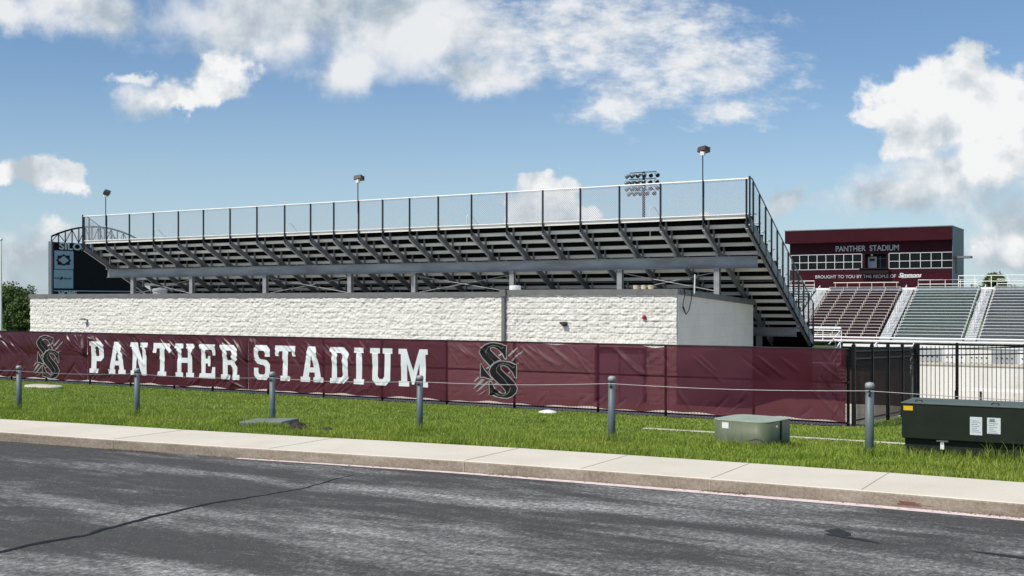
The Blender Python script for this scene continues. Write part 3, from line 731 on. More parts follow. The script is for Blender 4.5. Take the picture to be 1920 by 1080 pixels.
m = MB(); m.box(GX0, GX1, YR+NR*RUN-.03, YR+NR*RUN+.02, -1.36, ZR-NR*RISE+.2); gp(m, 'shade_sheet', M_under)  # dark sheet added to keep the space under the stand black
# aisle hand loops standing over the top row
for px in (292, 540, 878, 1221):
    x = atY(px, 37.6); z = zrow(2)
    m = MB(); m.tube([(x, 37.5, z), (x, 37.5, z+1.05), (x+.03, 37.55, z+1.12), (x+.10, 37.65, z+1.12), (x+.16, 38.1, z+.75), (x+.16, 38.3, z+.5)], .02, 8); gp(m, 'hand_loop', M_alu_w)
# front walkway of the stand and the stretch that runs on past its end
ZW = -.25; YW = YR+NR*RUN+.05
wk = thing('walkway', 'raised aluminium walkway with pale slotted panels running on past the grandstand end', 'walkway', (0, YW, -1.35))
m = MB(); m.box(GX0, 16, YW, YW+1.6, ZW-.08, ZW); part(m, 'deck', M_alu_w, wk)
m = MB(); m.tube([(GX1+.8, YW-.04, .72), (16, YW-.04, .72)], .045, 10); part(m, 'rail', M_white, wk)
m = MB(); m.box(GX1+1.2, 16, YW-.06, YW-.005, .50, .60); part(m, 'rail', M_alu_w, wk)
m = MB(); m.tube([(GX0, YW+1.58, .80), (16, YW+1.58, .80)], .03, 8); part(m, 'rail', M_alu_w, wk)
for x in np.arange(GX1+.9, 16, 1.5):
    m = MB(); m.tube([(x, YW-.02, ZW-.1), (x, YW-.02, .71)], .025, 8); part(m, 'rail_post', M_steel, wk)
    m = MB(); m.box(x-.05, x+.05, YW+.05, YW+.15, -1.36, ZW-.081); part(m, 'leg', M_steel, wk)
for i, x in enumerate(np.arange(GX1+4.0, 12, .86)):
    m = MB(); m.add([(x+.005, YW-.03, ZW-.05), (x+.855, YW-.03, ZW-.05), (x+.855, YW-.03, .49), (x+.005, YW-.03, .49)], [(0, 1, 2, 3)])
    for q in range(4):
        for w_ in (0, 1): m.box(x+.14+q*.17, x+.20+q*.17, YW-.05, YW-.031, .16-.2*w_, .19-.2*w_, 1)
    part(m, 'slotted_panel', [(M_coping_lt, M_alu, M_alu_w)[i*5 % 3], M_dsteel], wk)
# stair down from the walkway towards the plaza
sx0, sx1 = -11.0, -8.3
stair = thing('stair', 'aluminium stair coming down from the raised walkway behind the maroon screen', 'stair', (sx0, YW, -1.35))
for i in range(9):
    z = ZW-.02-(i+1)*.125; y = YW-.1-(i+1)*.32
    m = MB(); m.box(sx0, sx1, y, y+.30, z-.04, z); part(m, 'step', M_alu_w, stair)
for x in (sx0-.03, (sx0+sx1)/2, sx1+.03):
    a, b_ = Vector((x, YW, ZW)), Vector((x, YW-3.1, -1.33))
    if x != (sx0+sx1)/2: m = MB(); m.beam(a-Vector((0, 0, .1)), b_, .04, .22); part(m, 'stringer', M_steel, stair)
    for h in (.92, .55):
        m = MB(); m.tube([a+Vector((0, .25, h)), a+Vector((0, 0, h)), b_+Vector((0, 0, h))], .024, 8); part(m, 'handrail', M_alu_w, stair)
    for t in (0, .5, 1):
        p = a.lerp(b_, t); m = MB(); m.tube([p-Vector((0, 0, .05)), p+Vector((0, 0, .95))], .02, 8); part(m, 'rail_post', M_alu_w, stair)
# floodlights clamped to the rear guard posts
def flood(i, top_py, tilt, rz, label):
    x = PX[i]; top = CAMZ+(565-top_py)*((-x*ST+(YR-.1)*CT))/2100
    t = thing('floodlight', label, 'floodlight', (x, YR-.12, ZG-.5), 0, 'floodlights on the grandstand back rail')
    L = top-(ZG-.5)-.30
    m = MB(); m.tube([(0, 0, 0), (0, 0, L+.04)], .02, 8); m.build('pole', M_dsteel, t)
    m = MB(); m.box(-.07, .07, -.07, .07, L, L+.13); m.build('neck', M_white, t)
    m = MB(); m.add([(-.22, -.16, -.10), (.22, -.16, -.10), (.22, .16, -.10), (-.22, .16, -.10), (-.20, -.14, .12), (.20, -.14, .12), (.20, .14, .12), (-.20, .14, .12)],
                    [(3, 2, 1, 0), (4, 5, 6, 7), (0, 1, 5, 4), (1, 2, 6, 5), (2, 3, 7, 6), (3, 0, 4, 7)])
    m.box(-.24, .24, .161, .19, -.12, .13)
    h = m.build('lamp_head', M_bronze, t, bevel=.02); h.location = (0, .05, L+.20); h.scale = (.8, .8, .8); h.rotation_euler = (R(tilt), R(-8 if i > 1 else 22), R(rz))
flood(1, 357, -20, -55, 'small dark floodlight tipped over on its thin pole nearest the scoreboard')
flood(11, 329, -12, 8, 'box floodlight on a thin pole halfway along the grandstand back rail')
flood(21, 275, -12, -20, 'box floodlight on the tallest looking pole by the near corner of the grandstand')

# ------------------------------------------------------------------ chain link fence and its screens
FY = 26.6; FX1 = atY(1592, FY); FX0 = -46.0; FZT, FZB = 1.13, -.74
fence = thing('chain_link_fence', 'long black chain link fence that carries the maroon screens', 'fence', ((FX0+FX1)/2, FY, -.72))
fposts = [FX1-.03]+[atY(p, FY) for p in (1412, 1247, 1120, 963, 836, 715, 605, 501, 397, 325, 243, 167, 85, 20)]+[-39.6, -42.0, -44.4]
fp = None
for x in fposts:
    if fp is None: fp = MB().tube([(0, 0, 0), (0, 0, 1.92)], .036, 10).build('post', M_black, fence); o = fp
    else: o = fp.copy(); C.objects.link(o); o.parent = fence
    o.location = Vector((x, FY+.045, -.80))-Vector(fence.location)
for z, r_ in ((FZT, .022), (.34, .024), (-.60, .02)):
    m = MB(); m.tube([(FX0, FY, z), (FX1, FY, z)], r_, 8); part(m, 'rail', M_black, fence)
m = MB(); m.box(FX0, FX1, FY-.02, FY+.02, -.80, -.675); part(m, 'kick_board', M_black, fence)
m = MB(); m.add([(FX0, FY+.004, -.70), (FX1, FY+.004, -.70), (FX1, FY+.004, FZT), (FX0, FY+.004, FZT)], [(0, 1, 2, 3)]); part(m, 'chain_mesh', M_link_b, fence)

def make_folds(x0, x1, n_up, n_dn, n_fan, amp):
    F = []
    mid = .34
    for _ in range(n_up):
        xa = random.uniform(x0-.2, x1-.1); L = random.uniform(.35, .85); s_ = random.uniform(.75, 1.5)
        za = FZT-random.uniform(.0, .25)
        F.append((xa, za, min(xa+L*s_, x1), za-L, random.uniform(.022, .05), amp*random.uniform(.5, 1.2)*random.choice((1, 1, -1))))
    for _ in range(n_dn):
        xa = random.uniform(x0, x1-.2); L = random.uniform(.3, .7)
        F.append((xa, -.60+random.uniform(0, .15), min(xa+L*random.uniform(.6, 1.2), x1), -.60+L, random.uniform(.025, .05), amp*random.uniform(.4, 1.0)*random.choice((1, -1))))
    for _ in range(n_fan):                   # folds that gather where the screen is tied at the seams
        ex, ez = random.choice(((x1, mid), (x1, -.58), (x1, mid), (x0, FZT-.05))); a = random.uniform(R(100), R(165)); L = random.uniform(.5, 1.3)
        if ex == x0: a = -random.uniform(R(15), R(70))
        F.append((ex+L*math.cos(a), ez+L*math.sin(a), ex, ez, random.uniform(.02, .045), amp*random.uniform(.5, 1.1)))
    return F
def fold_d(F, X, Z, x0, x1, belly):
    D = belly*np.sin(np.pi*np.clip((Z+.62)/.95, 0, 1))*.6*(.6+.4*np.sin(X*2.1))+belly*np.sin(np.pi*np.clip((Z-.34)/.78, 0, 1))*(.6+.4*np.sin(X*1.7+1))
    D = D+.006*np.sin(X*5.3+Z*3.1)+.005*np.sin(X*3.7-Z*6.3)
    for (xa, za, xb, zb, w, a) in F:
        dx, dz = xb-xa, zb-za; L2 = dx*dx+dz*dz
        t = ((X-xa)*dx+(Z-za)*dz)/L2
        bow = .05*np.sin(np.pi*np.clip(t, 0, 1))
        d = np.abs((X-xa)*dz-(Z-za)*dx)/math.sqrt(L2)+0*bow
        ww = w*(.6+.8*np.clip(t, 0, 1))
        D = D+a*np.exp(-np.abs(d/ww)**1.35)*np.clip(np.sin(np.pi*np.clip(t, 0, 1)), 0, 1)**.6
    pin = np.clip((FZT-Z)/.10, .25, 1)*np.clip((X-x0)/.08, .2, 1)*np.clip((x1-X)/.08, .2, 1)
    return D*pin
def screen(name_label, x0, x1, folds, belly, mat, sag=None, dens=.024):
    nu, nv = int((x1-x0)/dens)+2, int(1.74/dens)
    U, V = np.meshgrid(np.linspace(x0, x1, nu), np.linspace(0, 1, nv))
    hem_t = FZT-.012*np.abs(np.sin(U*3.1))-.006*np.sin(U*7.7)
    for (sx_, sw, sd) in (sag or []): hem_t = hem_t-sd*np.exp(-((U-sx_)/sw)**2)
    hem_b = -.545+.020*np.sin(U*2.3+1)+.016*np.sin(U*6.1)
    Z = hem_b+(hem_t-hem_b)*V
    Y = FY-.085-fold_d(folds, U, Z, x0, x1, belly)
    o = np_mesh('fence_screen', np.stack([U, Y, Z], -1).reshape(-1, 3), grid_faces(nu, nv), mat)
    return tag(o, name_label, 'screen', 'maroon screens tied to the chain link fence')
def on_screen(parent, name, loops_list, mat, folds, x0, x1, belly, lift=.010, cut=.028):
    bm_ = bmesh.new()
    for loops in loops_list:
        fl, tr = tess(loops)
        vs = [bm_.verts.new((x, 0, z)) for x, z in fl]
        for t in tr:
            try: bm_.faces.new([vs[i] for i in t])
            except ValueError: pass
    xs_ = [v.co.x for v in bm_.verts]; zs_ = [v.co.z for v in bm_.verts]
    for lo, hi, ax in ((min(xs_), max(xs_), 0), (min(zs_), max(zs_), 2)):
        q = lo+cut
        while q < hi:
            nrm = (1, 0, 0) if ax == 0 else (0, 0, 1); pt = (q, 0, 0) if ax == 0 else (0, 0, q)
            bmesh.ops.bisect_plane(bm_, geom=bm_.verts[:]+bm_.edges[:]+bm_.faces[:], plane_co=pt, plane_no=nrm); q += cut
    bm_.verts.ensure_lookup_table()
    X = np.array([v.co.x for v in bm_.verts]); Z = np.array([v.co.z for v in bm_.verts])
    Yd = FY-.085-fold_d(folds, X, Z, x0, x1, belly)-lift
    for v, y in zip(bm_.verts, Yd): v.co.y = y
    for f in bm_.faces:
        f.normal_update()
        if f.normal.y > 0: f.normal_flip()
        f.smooth = True
    me = bpy.data.meshes.new(name); bm_.to_mesh(me); bm_.free(); me.materials.append(mat)
    return link(name, me, parent)
GL = {
 'P': ([(0, 1), (.54, 1), (.68, .88), (.68, .5), (.54, .38), (.32, .38), (.32, .14), (.40, .14), (.40, 0), (0, 0), (0, .14), (.08, .14), (.08, .86), (0, .86)], [(.31, .84), (.31, .54), (.46, .54), (.46, .84)]),
 'A': ([(.27, 1), (.55, 1), (.74, .14), (.82, .14), (.82, 0), (.48, 0), (.48, .14), (.53, .14), (.505, .27), (.315, .27), (.29, .14), (.34, .14), (.34, 0), (0, 0), (0, .14), (.08, .14)], [(.41, .76), (.34, .41), (.48, .41)]),
 'N': ([(0, 1), (.29, 1), (.55, .45), (.55, .86), (.48, .86), (.48, 1), (.82, 1), (.82, .86), (.74, .86), (.74, 0), (.53, 0), (.26, .57), (.26, .14), (.34, .14), (.34, 0), (0, 0), (0, .14), (.08, .14), (.08, .86), (0, .86)],),
 'T': ([(0, 1), (.78, 1), (.78, .70), (.65, .70), (.62, .84), (.49, .84), (.49, .14), (.58, .14), (.58, 0), (.20, 0), (.20, .14), (.29, .14), (.29, .84), (.16, .84), (.13, .70), (0, .70)],),
 'H': ([(0, 1), (.34, 1), (.34, .86), (.27, .86), (.27, .58), (.55, .58), (.55, .86), (.48, .86), (.48, 1), (.82, 1), (.82, .86), (.74, .86), (.74, .14), (.82, .14), (.82, 0), (.48, 0), (.48, .14), (.55, .14), (.55, .43), (.27, .43), (.27, .14), (.34, .14), (.34, 0), (0, 0), (0, .14), (.08, .14), (.08, .86), (0, .86)],),
 'E': ([(0, 1), (.72, 1), (.72, .68), (.58, .68), (.55, .84), (.28, .84), (.28, .58), (.38, .58), (.40, .66), (.50, .66), (.50, .36), (.40, .36), (.38, .44), (.28, .44), (.28, .15), (.56, .15), (.60, .34), (.73, .34), (.73, 0), (0, 0), (0, .14), (.08, .14), (.08, .86), (0, .86)],),
 'R': ([(0, 1), (.55, 1), (.70, .88), (.70, .58), (.60, .48), (.70, .36), (.70, .14), (.80, .14), (.80, 0), (.50, 0), (.50, .34), (.42, .42), (.29, .42), (.29, .14), (.37, .14), (.37, 0), (0, 0), (0, .14), (.08, .14), (.08, .86), (0, .86)], [(.29, .84), (.29, .56), (.44, .56), (.50, .61), (.50, .79), (.44, .84)]),
 'S': ([(.14, 1), (.56, 1), (.70, .88), (.70, .67), (.50, .67), (.50, .79), (.45, .84), (.26, .84), (.21, .79), (.21, .66), (.27, .60), (.57, .57), (.70, .45), (.70, .13), (.56, 0), (.14, 0), (0, .12), (0, .34), (.20, .34), (.20, .20), (.26, .15), (.44, .15), (.50, .20), (.50, .37), (.44, .42), (.13, .46), (0, .57), (0, .88)],),
 'D': ([(0, 1), (.58, 1), (.74, .86), (.74, .14), (.58, 0), (0, 0), (0, .14), (.08, .14), (.08, .86), (0, .86)], [(.29, .84), (.29, .16), (.46, .16), (.53, .23), (.53, .77), (.46, .84)]),
 'I': ([(0, 1), (.40, 1), (.40, .86), (.31, .86), (.31, .14), (.40, .14), (.40, 0), (0, 0), (0, .14), (.09, .14), (.09, .86), (0, .86)],),
 'U': ([(0, 1), (.35, 1), (.35, .86), (.28, .86), (.28, .24), (.34, .17), (.46, .17), (.52, .24), (.52, .86), (.45, .86), (.45, 1), (.80, 1), (.80, .86), (.73, .86), (.73, .14), (.58, 0), (.22, 0), (.07, .14), (.07, .86), (0, .86)],),
 'M': ([(0, 1), (.28, 1), (.50, .42), (.72, 1), (1, 1), (1, .86), (.92, .86), (.92, .14), (1, .14), (1, 0), (.64, 0), (.64, .14), (.71, .14), (.71, .62), (.54, .06), (.46, .06), (.29, .62), (.29, .14), (.36, .14), (.36, 0), (0, 0), (0, .14), (.08, .14), (.08, .86), (0, .86)],),
}
def letters(parent, seq, zb_, zt_, folds, x0, x1, belly):
    for ch, pa, pb in seq:
        a, b_ = atY(pa, FY-.06), atY(pb, FY-.06); g = GL[ch]; w = max(p[0] for p in g[0])
        loops = [[(a+p[0]/w*(b_-a), zb_+p[1]*(zt_-zb_)) for p in l] for l in g]
        o = on_screen(parent, 'letter', [loops], M_letter, folds, x0, x1, belly)
SS_FRONT = [(835, 425), (835, 640), (805, 640), (770, 560), (700, 480), (640, 455), (590, 465), (595, 510), (640, 560), (720, 628), (800, 705), (850, 800), (830, 870), (770, 930), (690, 965), (560, 955), (470, 930), (415, 935), (415, 700), (450, 715), (490, 800), (560, 870), (620, 895), (660, 880), (655, 845), (600, 780), (510, 700), (440, 630), (410, 560), (430, 490), (490, 425), (570, 390), (640, 385), (740, 400), (810, 432)]
SS_BACK = [(680, 145), (675, 355), (650, 355), (610, 280), (530, 200), (470, 175), (425, 190), (430, 225), (520, 310), (590, 368), (550, 386), (483, 416), (424, 478), (300, 350), (250, 260), (275, 200), (340, 140), (420, 108), (490, 105), (590, 120), (650, 143)]
SS_TAIL = [(270, 440), (290, 440), (330, 520), (400, 600), (440, 650), (462, 682), (400, 672), (330, 650), (270, 655)]
CLAWS = [[(845, 168), (770, 232), (705, 290), (700, 322), (742, 300), (800, 244), (850, 182)], [(955, 198), (880, 256), (780, 345), (745, 390), (775, 382), (862, 292), (930, 240)], [(880, 398), (848, 414), (846, 424), (868, 420)],
         [(245, 640), (190, 690), (150, 745), (200, 712), (250, 668)], [(345, 682), (290, 680), (215, 760), (150, 850), (230, 792), (290, 742)], [(408, 704), (380, 712), (280, 800), (190, 890), (260, 856), (380, 745)], [(395, 828), (290, 895), (200, 945), (300, 900), (390, 842)],
         [(595, 262), (545, 298), (560, 322), (606, 292)], [(405, 475), (360, 512), (372, 530), (408, 500)], [(735, 540), (696, 572), (705, 590), (738, 560)], [(530, 728), (480, 752), (490, 766), (534, 745)]]
def ribbon(poly, w):
    out = []; n_ = len(poly)
    for i in range(n_):
        a, b_ = Vector(poly[i]), Vector(poly[(i+1) % n_]); d = (b_-a)
        if d.length < 1e-6: continue
        d.normalize(); q = Vector((-d.y, d.x))*w/2; e = d*w*.42
        out.append([[tuple(a-e+q), tuple(a-e-q), tuple(b_+e-q), tuple(b_+e+q)]])
    return out
def inset(poly, k):
    cx = sum(p[0] for p in poly)/len(poly); cy = sum(p[1] for p in poly)/len(poly)
    return [(cx+(p[0]-cx)*k, cy+(p[1]-cy)*k) for p in poly]
INNER = [[(640, 165), (610, 195), (560, 160), (470, 145), (400, 170), (360, 230), (365, 285), (490, 410)], [(800, 460), (785, 490), (720, 440), (620, 425), (560, 450), (520, 510), (530, 560), (640, 670), (735, 790), (720, 860), (680, 900), (620, 925), (540, 915), (460, 868), (440, 900)]]
def logo(parent, px0, px1, py0, py1, folds, x0, x1, belly):
    a, zt_ = atY(px0, FY-.06, py0); b_, _ = atY(px1, FY-.06, py1); zb_ = atY((px0+px1)/2, FY-.06, py1)[1]; zt_ = atY((px0+px1)/2, FY-.06, py0)[1]
    mp = lambda poly: [(a+(x-150)/805*(b_-a), zt_+(y-105)/860*(zb_-zt_)) for x, y in poly]
    k = (zt_-zb_)/860
    root = on_screen(parent, 'emblem', [[mp(SS_BACK)], [mp(SS_TAIL)]], M_logo_bk, folds, x0, x1, belly, .009)
    for c_ in CLAWS: on_screen(root, 'claw_mark', [[mp(c_)]], M_logo_gr, folds, x0, x1, belly, .012)
    on_screen(root, 'emblem_face', [[mp(SS_FRONT)]], M_logo_bk, folds, x0, x1, belly, .015)
    lst = []
    for p_ in (SS_BACK, SS_TAIL): lst += ribbon(mp(p_), 15*k)
    rib(root, lst, folds, x0, x1, belly, .012)
    rib(root, ribbon(mp(SS_FRONT), 15*k), folds, x0, x1, belly, .018)
    for q in INNER:
        pts_ = mp(q); l2 = []
        for i in range(len(pts_)-1):
            p0, p1 = Vector(pts_[i]), Vector(pts_[i+1]); d = (p1-p0).normalized(); nrm = Vector((-d.y, d.x))*2.6*k
            l2.append([[tuple(p0+nrm), tuple(p0-nrm), tuple(p1-nrm), tuple(p1+nrm)]])
        rib(root, l2, folds, x0, x1, belly, .018)
def rib(parent, quads, folds, x0, x1, belly, lift):
    # short strips, stepped by a hair so that crossing ends never share a plane
    m = MB(); j = 0
    for (q,) in quads:
        n_ = max(1, int(math.dist(q[0], q[3])/.03))
        A = [(q[0][0]+(q[3][0]-q[0][0])*t, q[0][1]+(q[3][1]-q[0][1])*t) for t in np.linspace(0, 1, n_+1)]
        B = [(q[1][0]+(q[2][0]-q[1][0])*t, q[1][1]+(q[2][1]-q[1][1])*t) for t in np.linspace(0, 1, n_+1)]
        X = np.array([p[0] for p in A+B]); Z = np.array([p[1] for p in A+B])
        Yv = FY-.085-fold_d(folds, X, Z, x0, x1, belly)-lift-.0006*(j % 3); j += 1
        m.add([(x, y, z) for x, y, z in zip(X, Yv, Z)], [(i, n_+1+i, n_+2+i, i+1) for i in range(n_)])
    return m.build('emblem_outline', M_logo_gr, parent)
s0, s1, s2, s3 = atY(165.5, FY-.06), atY(467, FY-.06), atY(836.5, FY-.06), FX1-.06
random.seed(21)
f0 = make_folds(s0-5.2, s0, 16, 8, 26, .050)
A_ = screen('maroon screen at the far end bearing a dark interlocked double S emblem', FX0+.2, s0-.001, f0, .03, M_fab1)
logo(A_, 64, 121.5, 629, 709.5, f0, FX0+.2, s0-.001, .03)
random.seed(5)
f1 = make_folds(s0, s1, 46, 16, 16, .050)
B_ = screen('maroon screen reading PANTHER in white slab capitals', s0+.001, s1-.001, f1, .02, M_fab1)
letters(B_, [('P', 170, 196.5), ('A', 204.5, 237), ('N', 247, 279.5), ('T', 290, 322), ('H', 331, 365), ('E', 376, 405.5), ('R', 416, 451)], -.26, .85, f1, s0+.001, s1-.001, .02)
random.seed(8)
f2 = make_folds(s1, s2-2.6, 32, 20, 8, .044)+make_folds(s2-3, s2, 2, 3, 2, .015)
D_ = screen('maroon screen reading STADIUM in white slab capitals', s1+.001, s2-.001, f2, .02, M_fab2)
letters(D_, [('S', 478, 507.5), ('T', 518, 555), ('A', 565.5, 607.5), ('D', 620, 654), ('I', 665, 684.5), ('U', 696, 737), ('M', 749, 804)], -.22, .87, f2, s1+.001, s2-.001, .02)
random.seed(12)
f3 = make_folds(s2, s3-5, 14, 12, 6, .042)+make_folds(s3-6, s3, 5, 10, 6, .034)+[(atY(975, FY), 1.05, atY(1020, FY), .55, .05, .04), (atY(985, FY), 1.08, atY(1060, FY), .45, .045, .05), (atY(1030, FY), 1.08, atY(1090, FY), .42, .05, .05), (atY(1310, FY), .95, atY(1350, FY), .45, .03, .03), (atY(1420, FY), .95, atY(1475, FY), .40, .03, .03), (atY(1540, FY), .5, atY(1588, FY), -.5, .05, -.05), (atY(1300, FY), -.5, atY(1262, FY), .2, .05, .04)]
E_ = screen('see-through maroon screen with the large double S emblem beside the iron fence', s2+.001, s3, f3, .02, M_fab3, sag=[(atY(1045, FY), .25, .05), (atY(1232, FY), .3, .06)])
logo(E_, 888, 985, 642.6, 746.2, f3, s2+.001, s3, .02)

# ------------------------------------------------------------------ bollards and cable
bl = [(36, 685), (257, 690), (511, 696.5), (787, 703), (1147, 704.5), (1630, 716)]
blab = ['slim steel bollard farthest from the road, in front of the far double S emblem', 'steel bollard standing in front of the N of PANTHER', 'steel bollard beside the flat grey utility box', 'steel bollard standing in front of the M of STADIUM',
        'steel bollard standing on the lawn in front of the double door behind the screen', 'thickest looking steel bollard, between the two green utility cabinets']
bol = None; tops = []
for (px, py), lb in zip(bl, blab):
    x = atY(px, 15.2 if px < 300 else 15.6)
    for _ in range(6):
        Y = float(curb(x))+WALK+1.75; x = atY(px, Y)
    zt = atY(px, Y, py)[1]; z0 = gz(x, Y)
    if bol is None:
        bol = thing('bollard', lb, 'bollard', (0, 0, 0), 0, 'steel bollards along the sidewalk')
        m = MB(); m.lathe([(.057, -.25), (.057, .96)], n=24); m.build('pipe', M_post, bol, smooth=True)
        m = MB(); m.lathe([(.0625, .955), (.0625, 1.0), (.058, 1.018), (.042, 1.034), (.0, 1.042)], n=24); m.build('cap', simple('pale_galvanised_cap', (.30, .33, .34), .5, .1), bol, smooth=True)
        m = MB(); m.tube([(-.0, -.062, .955), (0, -.078, .93), (0, -.078, .90), (-.012, -.064, .86)], .006, 6); m.tube([(0, -.078, .90), (.012, -.064, .86)], .006, 6); m.lathe([(.0585, .94), (.0595, .945), (.0585, .95)], n=24)
        m.build('cable_hook', M_dsteel, bol); o = bol
    else: o = copy_tree(bol)
    o['label'] = lb
    k = (zt-z0)/1.042
    o.location = (x, Y, z0); o.scale = (k if px > 1000 else 1.0*max(k, .9), k if px > 1000 else max(k, .9), k); o.rotation_euler = (R(random.uniform(-.6, .6)), R(random.uniform(-.8, .8)), R(8))
    tops.append((x, Y-.075, z0+.925*k))
x0_, x1_ = tops[0], tops[-1]
pts = [(x0_[0]-9, x0_[1]-1.2, x0_[2]+.02)]+tops+[(x1_[0]+6, x1_[1]+.1, x1_[2]-.06)]
cb = []
for a, b_ in zip(pts[:-1], pts[1:]):
    for t in np.linspace(0, 1, 9)[:-1]: cb.append(Vector(a).lerp(Vector(b_), t)-Vector((0, 0, .035*math.sin(math.pi*t))))
cb.append(Vector(pts[-1]))
tag(MB().tube(cb, .0052, 6).build('cable', M_wirecable, smooth=True), 'thin grey steel cable strung along the tops of the bollards', 'cable')

# ------------------------------------------------------------------ utility cabinets and small things in the grass
t = thing('utility_cabinet', 'small sun faded green utility cabinet with rounded corner and white label', 'utility cabinet', (-5.47, 16.78, -.0), R(-9))
def rrect(x0, x1, y0, y1, r, n=6):
    out = []
    for cx, cy, a0 in ((x1-r, y0+r, -90), (x1-r, y1-r, 0), (x0+r, y1-r, 90), (x0+r, y0+r, 180)):
        for k in range(n+1): a = R(a0+90*k/n); out.append((cx+r*math.cos(a), cy+r*math.sin(a)))
    return out
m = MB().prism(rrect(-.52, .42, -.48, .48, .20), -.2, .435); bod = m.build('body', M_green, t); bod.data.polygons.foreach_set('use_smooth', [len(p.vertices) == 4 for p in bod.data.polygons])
m = MB().prism(rrect(-.523, .423, -.483, .483, .203), .436, .448); m.build('lid', simple('light_green_lid', (.34, .39, .31), .5), t, bevel=.004)  # lid in a lighter green than the body
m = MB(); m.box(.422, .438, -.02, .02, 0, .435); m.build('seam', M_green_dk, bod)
m = MB(); m.box(-.31, -.20, -.4835, -.481, .32, .41); m.build('label_plate', M_white, bod)
m = MB(); m.tube([(.42, -.15, .36), (.445, -.15, .36)], .02, 10); m.build('lock', M_alu, bod)
gbx = atY(1692, 17.0)
t = thing('utility_cabinet', 'big dark green utility cabinet with yellow sticker and paper labels', 'utility cabinet', (gbx, 16.95, gz(gbx, 17)-.08), R(0))
W_, H_ = 2.3, .86
m = MB(); m.add([(0, 0, .36), (W_, 0, .36), (W_, 0, H_), (0, 0, H_), (0, .9, .0), (W_, .9, .0), (W_, .9, H_), (0, .9, H_), (0, .9, .36), (W_, .9, .36), (0, .05, .36), (W_, .05, .36)],
                [(0, 1, 2, 3), (3, 2, 6, 7), (1, 9, 6, 2), (0, 3, 7, 8), (8, 7, 6, 9), (0, 8, 9, 1)])
m.build('hood', M_green_dk, t, bevel=.012)
m = MB(); m.box(.03, W_-.03, .07, .86, -.1, .355); m.build('base', M_green_dk, t, bevel=.01)
m = MB(); m.box(-.01, W_+.01, -.012, .91, H_+.001, H_+.022); m.build('top', simple('mid_green_top', (.085, .105, .085), .5), t, bevel=.008)  # top in a lighter green than the hood
m = MB(); m.box(.025, .155, -.0035, -.001, .765, .83); m.build('warning_sticker', M_yellow, t)
for x in (.93, 1.155):
    m = MB(); m.box(x, x+.16 if x < 1 else x+.175, -.0035, -.001, .46+(x > 1)*.03, .715); m.build('paper_label', M_paper, t)
    q = t.children[-1]; mk = MB()
    for k in range(7): mk.box(x+.02, x+.14-(k*7 % 5)*.012, -.0046, -.0036, .50+k*.026, .507+k*.026)
    if x > 1: mk.box(x+.03, x+.10, -.0046, -.0036, .66, .70)
    mk.build('print', simple('grey_ink', (.20, .22, .25), .6), q)
for x in (.55, 1.72):
    m = MB(); m.box(x-.08, x+.08, .045, .066, .33, .352); m.box(x-.025, x+.025, .05, .066, .25, .329)
    la = m.build('latch', M_alu, t); m = MB(); m.box(x-.022, x+.03, .022, .045, .225, .285); m.tube([(x-.012, .034, .285), (x-.012, .034, .315), (x+.02, .034, .315), (x+.02, .034, .285)], .006, 6); m.build('padlock', M_alu_w, la)
for x in (.22, 1.25, 2.1):
    m = MB(); m.tube([(x-.05, .10, H_+.026), (x-.04, .10, H_+.05), (x+.04, .10, H_+.05), (x+.05, .10, H_+.026)], .01, 6); m.build('lifting_eye', M_dsteel, t)
def lid(px, py, H, rx, ry, label, mat, prof, name, cat, grp=None):
    D = H*2100/(py-565); l = (px-960)/2100*D; x, y = l*CT-D*ST, l*ST+D*CT
    m = MB().lathe(prof, n=18); o = m.build(name, mat); o.scale = (rx, ry, 1); o.location = (x, y, gz(x, y)); return tag(o, label, cat, grp)
DISC = [(1, -.05), (1, .05), (.9, .085), (.5, .10), (0, .105)]
lid(70, 728.5, 2.80, .46, .36, 'flat pale stone disc in the lawn nearest the fence, left of its twin', M_stone, DISC, 'stone_disc', 'stone disc', 'pale discs by the far emblem')
lid(93, 730, 2.80, .46, .36, 'flat pale stone disc overlapping its twin below the far double S emblem', M_stone, DISC, 'stone_disc', 'stone disc', 'pale discs by the far emblem')
lid(1027, 772, 2.80, .24, .22, 'small white round lid in the lawn below the large emblem', M_white, [(1, -.05), (1, .03), (.85, .06), (.3, .09), (0, .095)], 'access_lid', 'lid')
xb, yb_ = atY(494, 14.35), 14.62
m = MB(); m.box(-.52, .32, -.30, .30, -.08, .13); o = m.build('utility_box', M_lidgrey, bevel=.02); o.location = (xb, yb_, gz(xb, yb_)); o.rotation_euler = (0, R(-2), R(12)); tag(o, 'low flat grey utility box sunk in the grass behind a bollard', 'utility box')
for px, lb in ((560, 'dark rusty lump of stone in the grass right of the flat utility box'), (612, 'small dark flat stone in the grass, the one farther from the utility box')):
    x, y = atY(px, 14.3), 14.3
    bm_ = bmesh.new(); bmesh.ops.create_icosphere(bm_, subdivisions=3, radius=1)
    for v in bm_.verts: v.co *= 1+.35*mnoise.noise(v.co*1.7+Vector((px, 0, 0)))
    me = bpy.data.meshes.new('stone'); bm_.to_mesh(me); bm_.free(); me.materials.append(M_rock)
    o = link('stone', me); o.location = (x, y, gz(x, y)+.03); o.scale = (.19, .12, .11) if px == 560 else (.15, .1, .06); tag(o, lb, 'stone', 'dark stones in the grass')

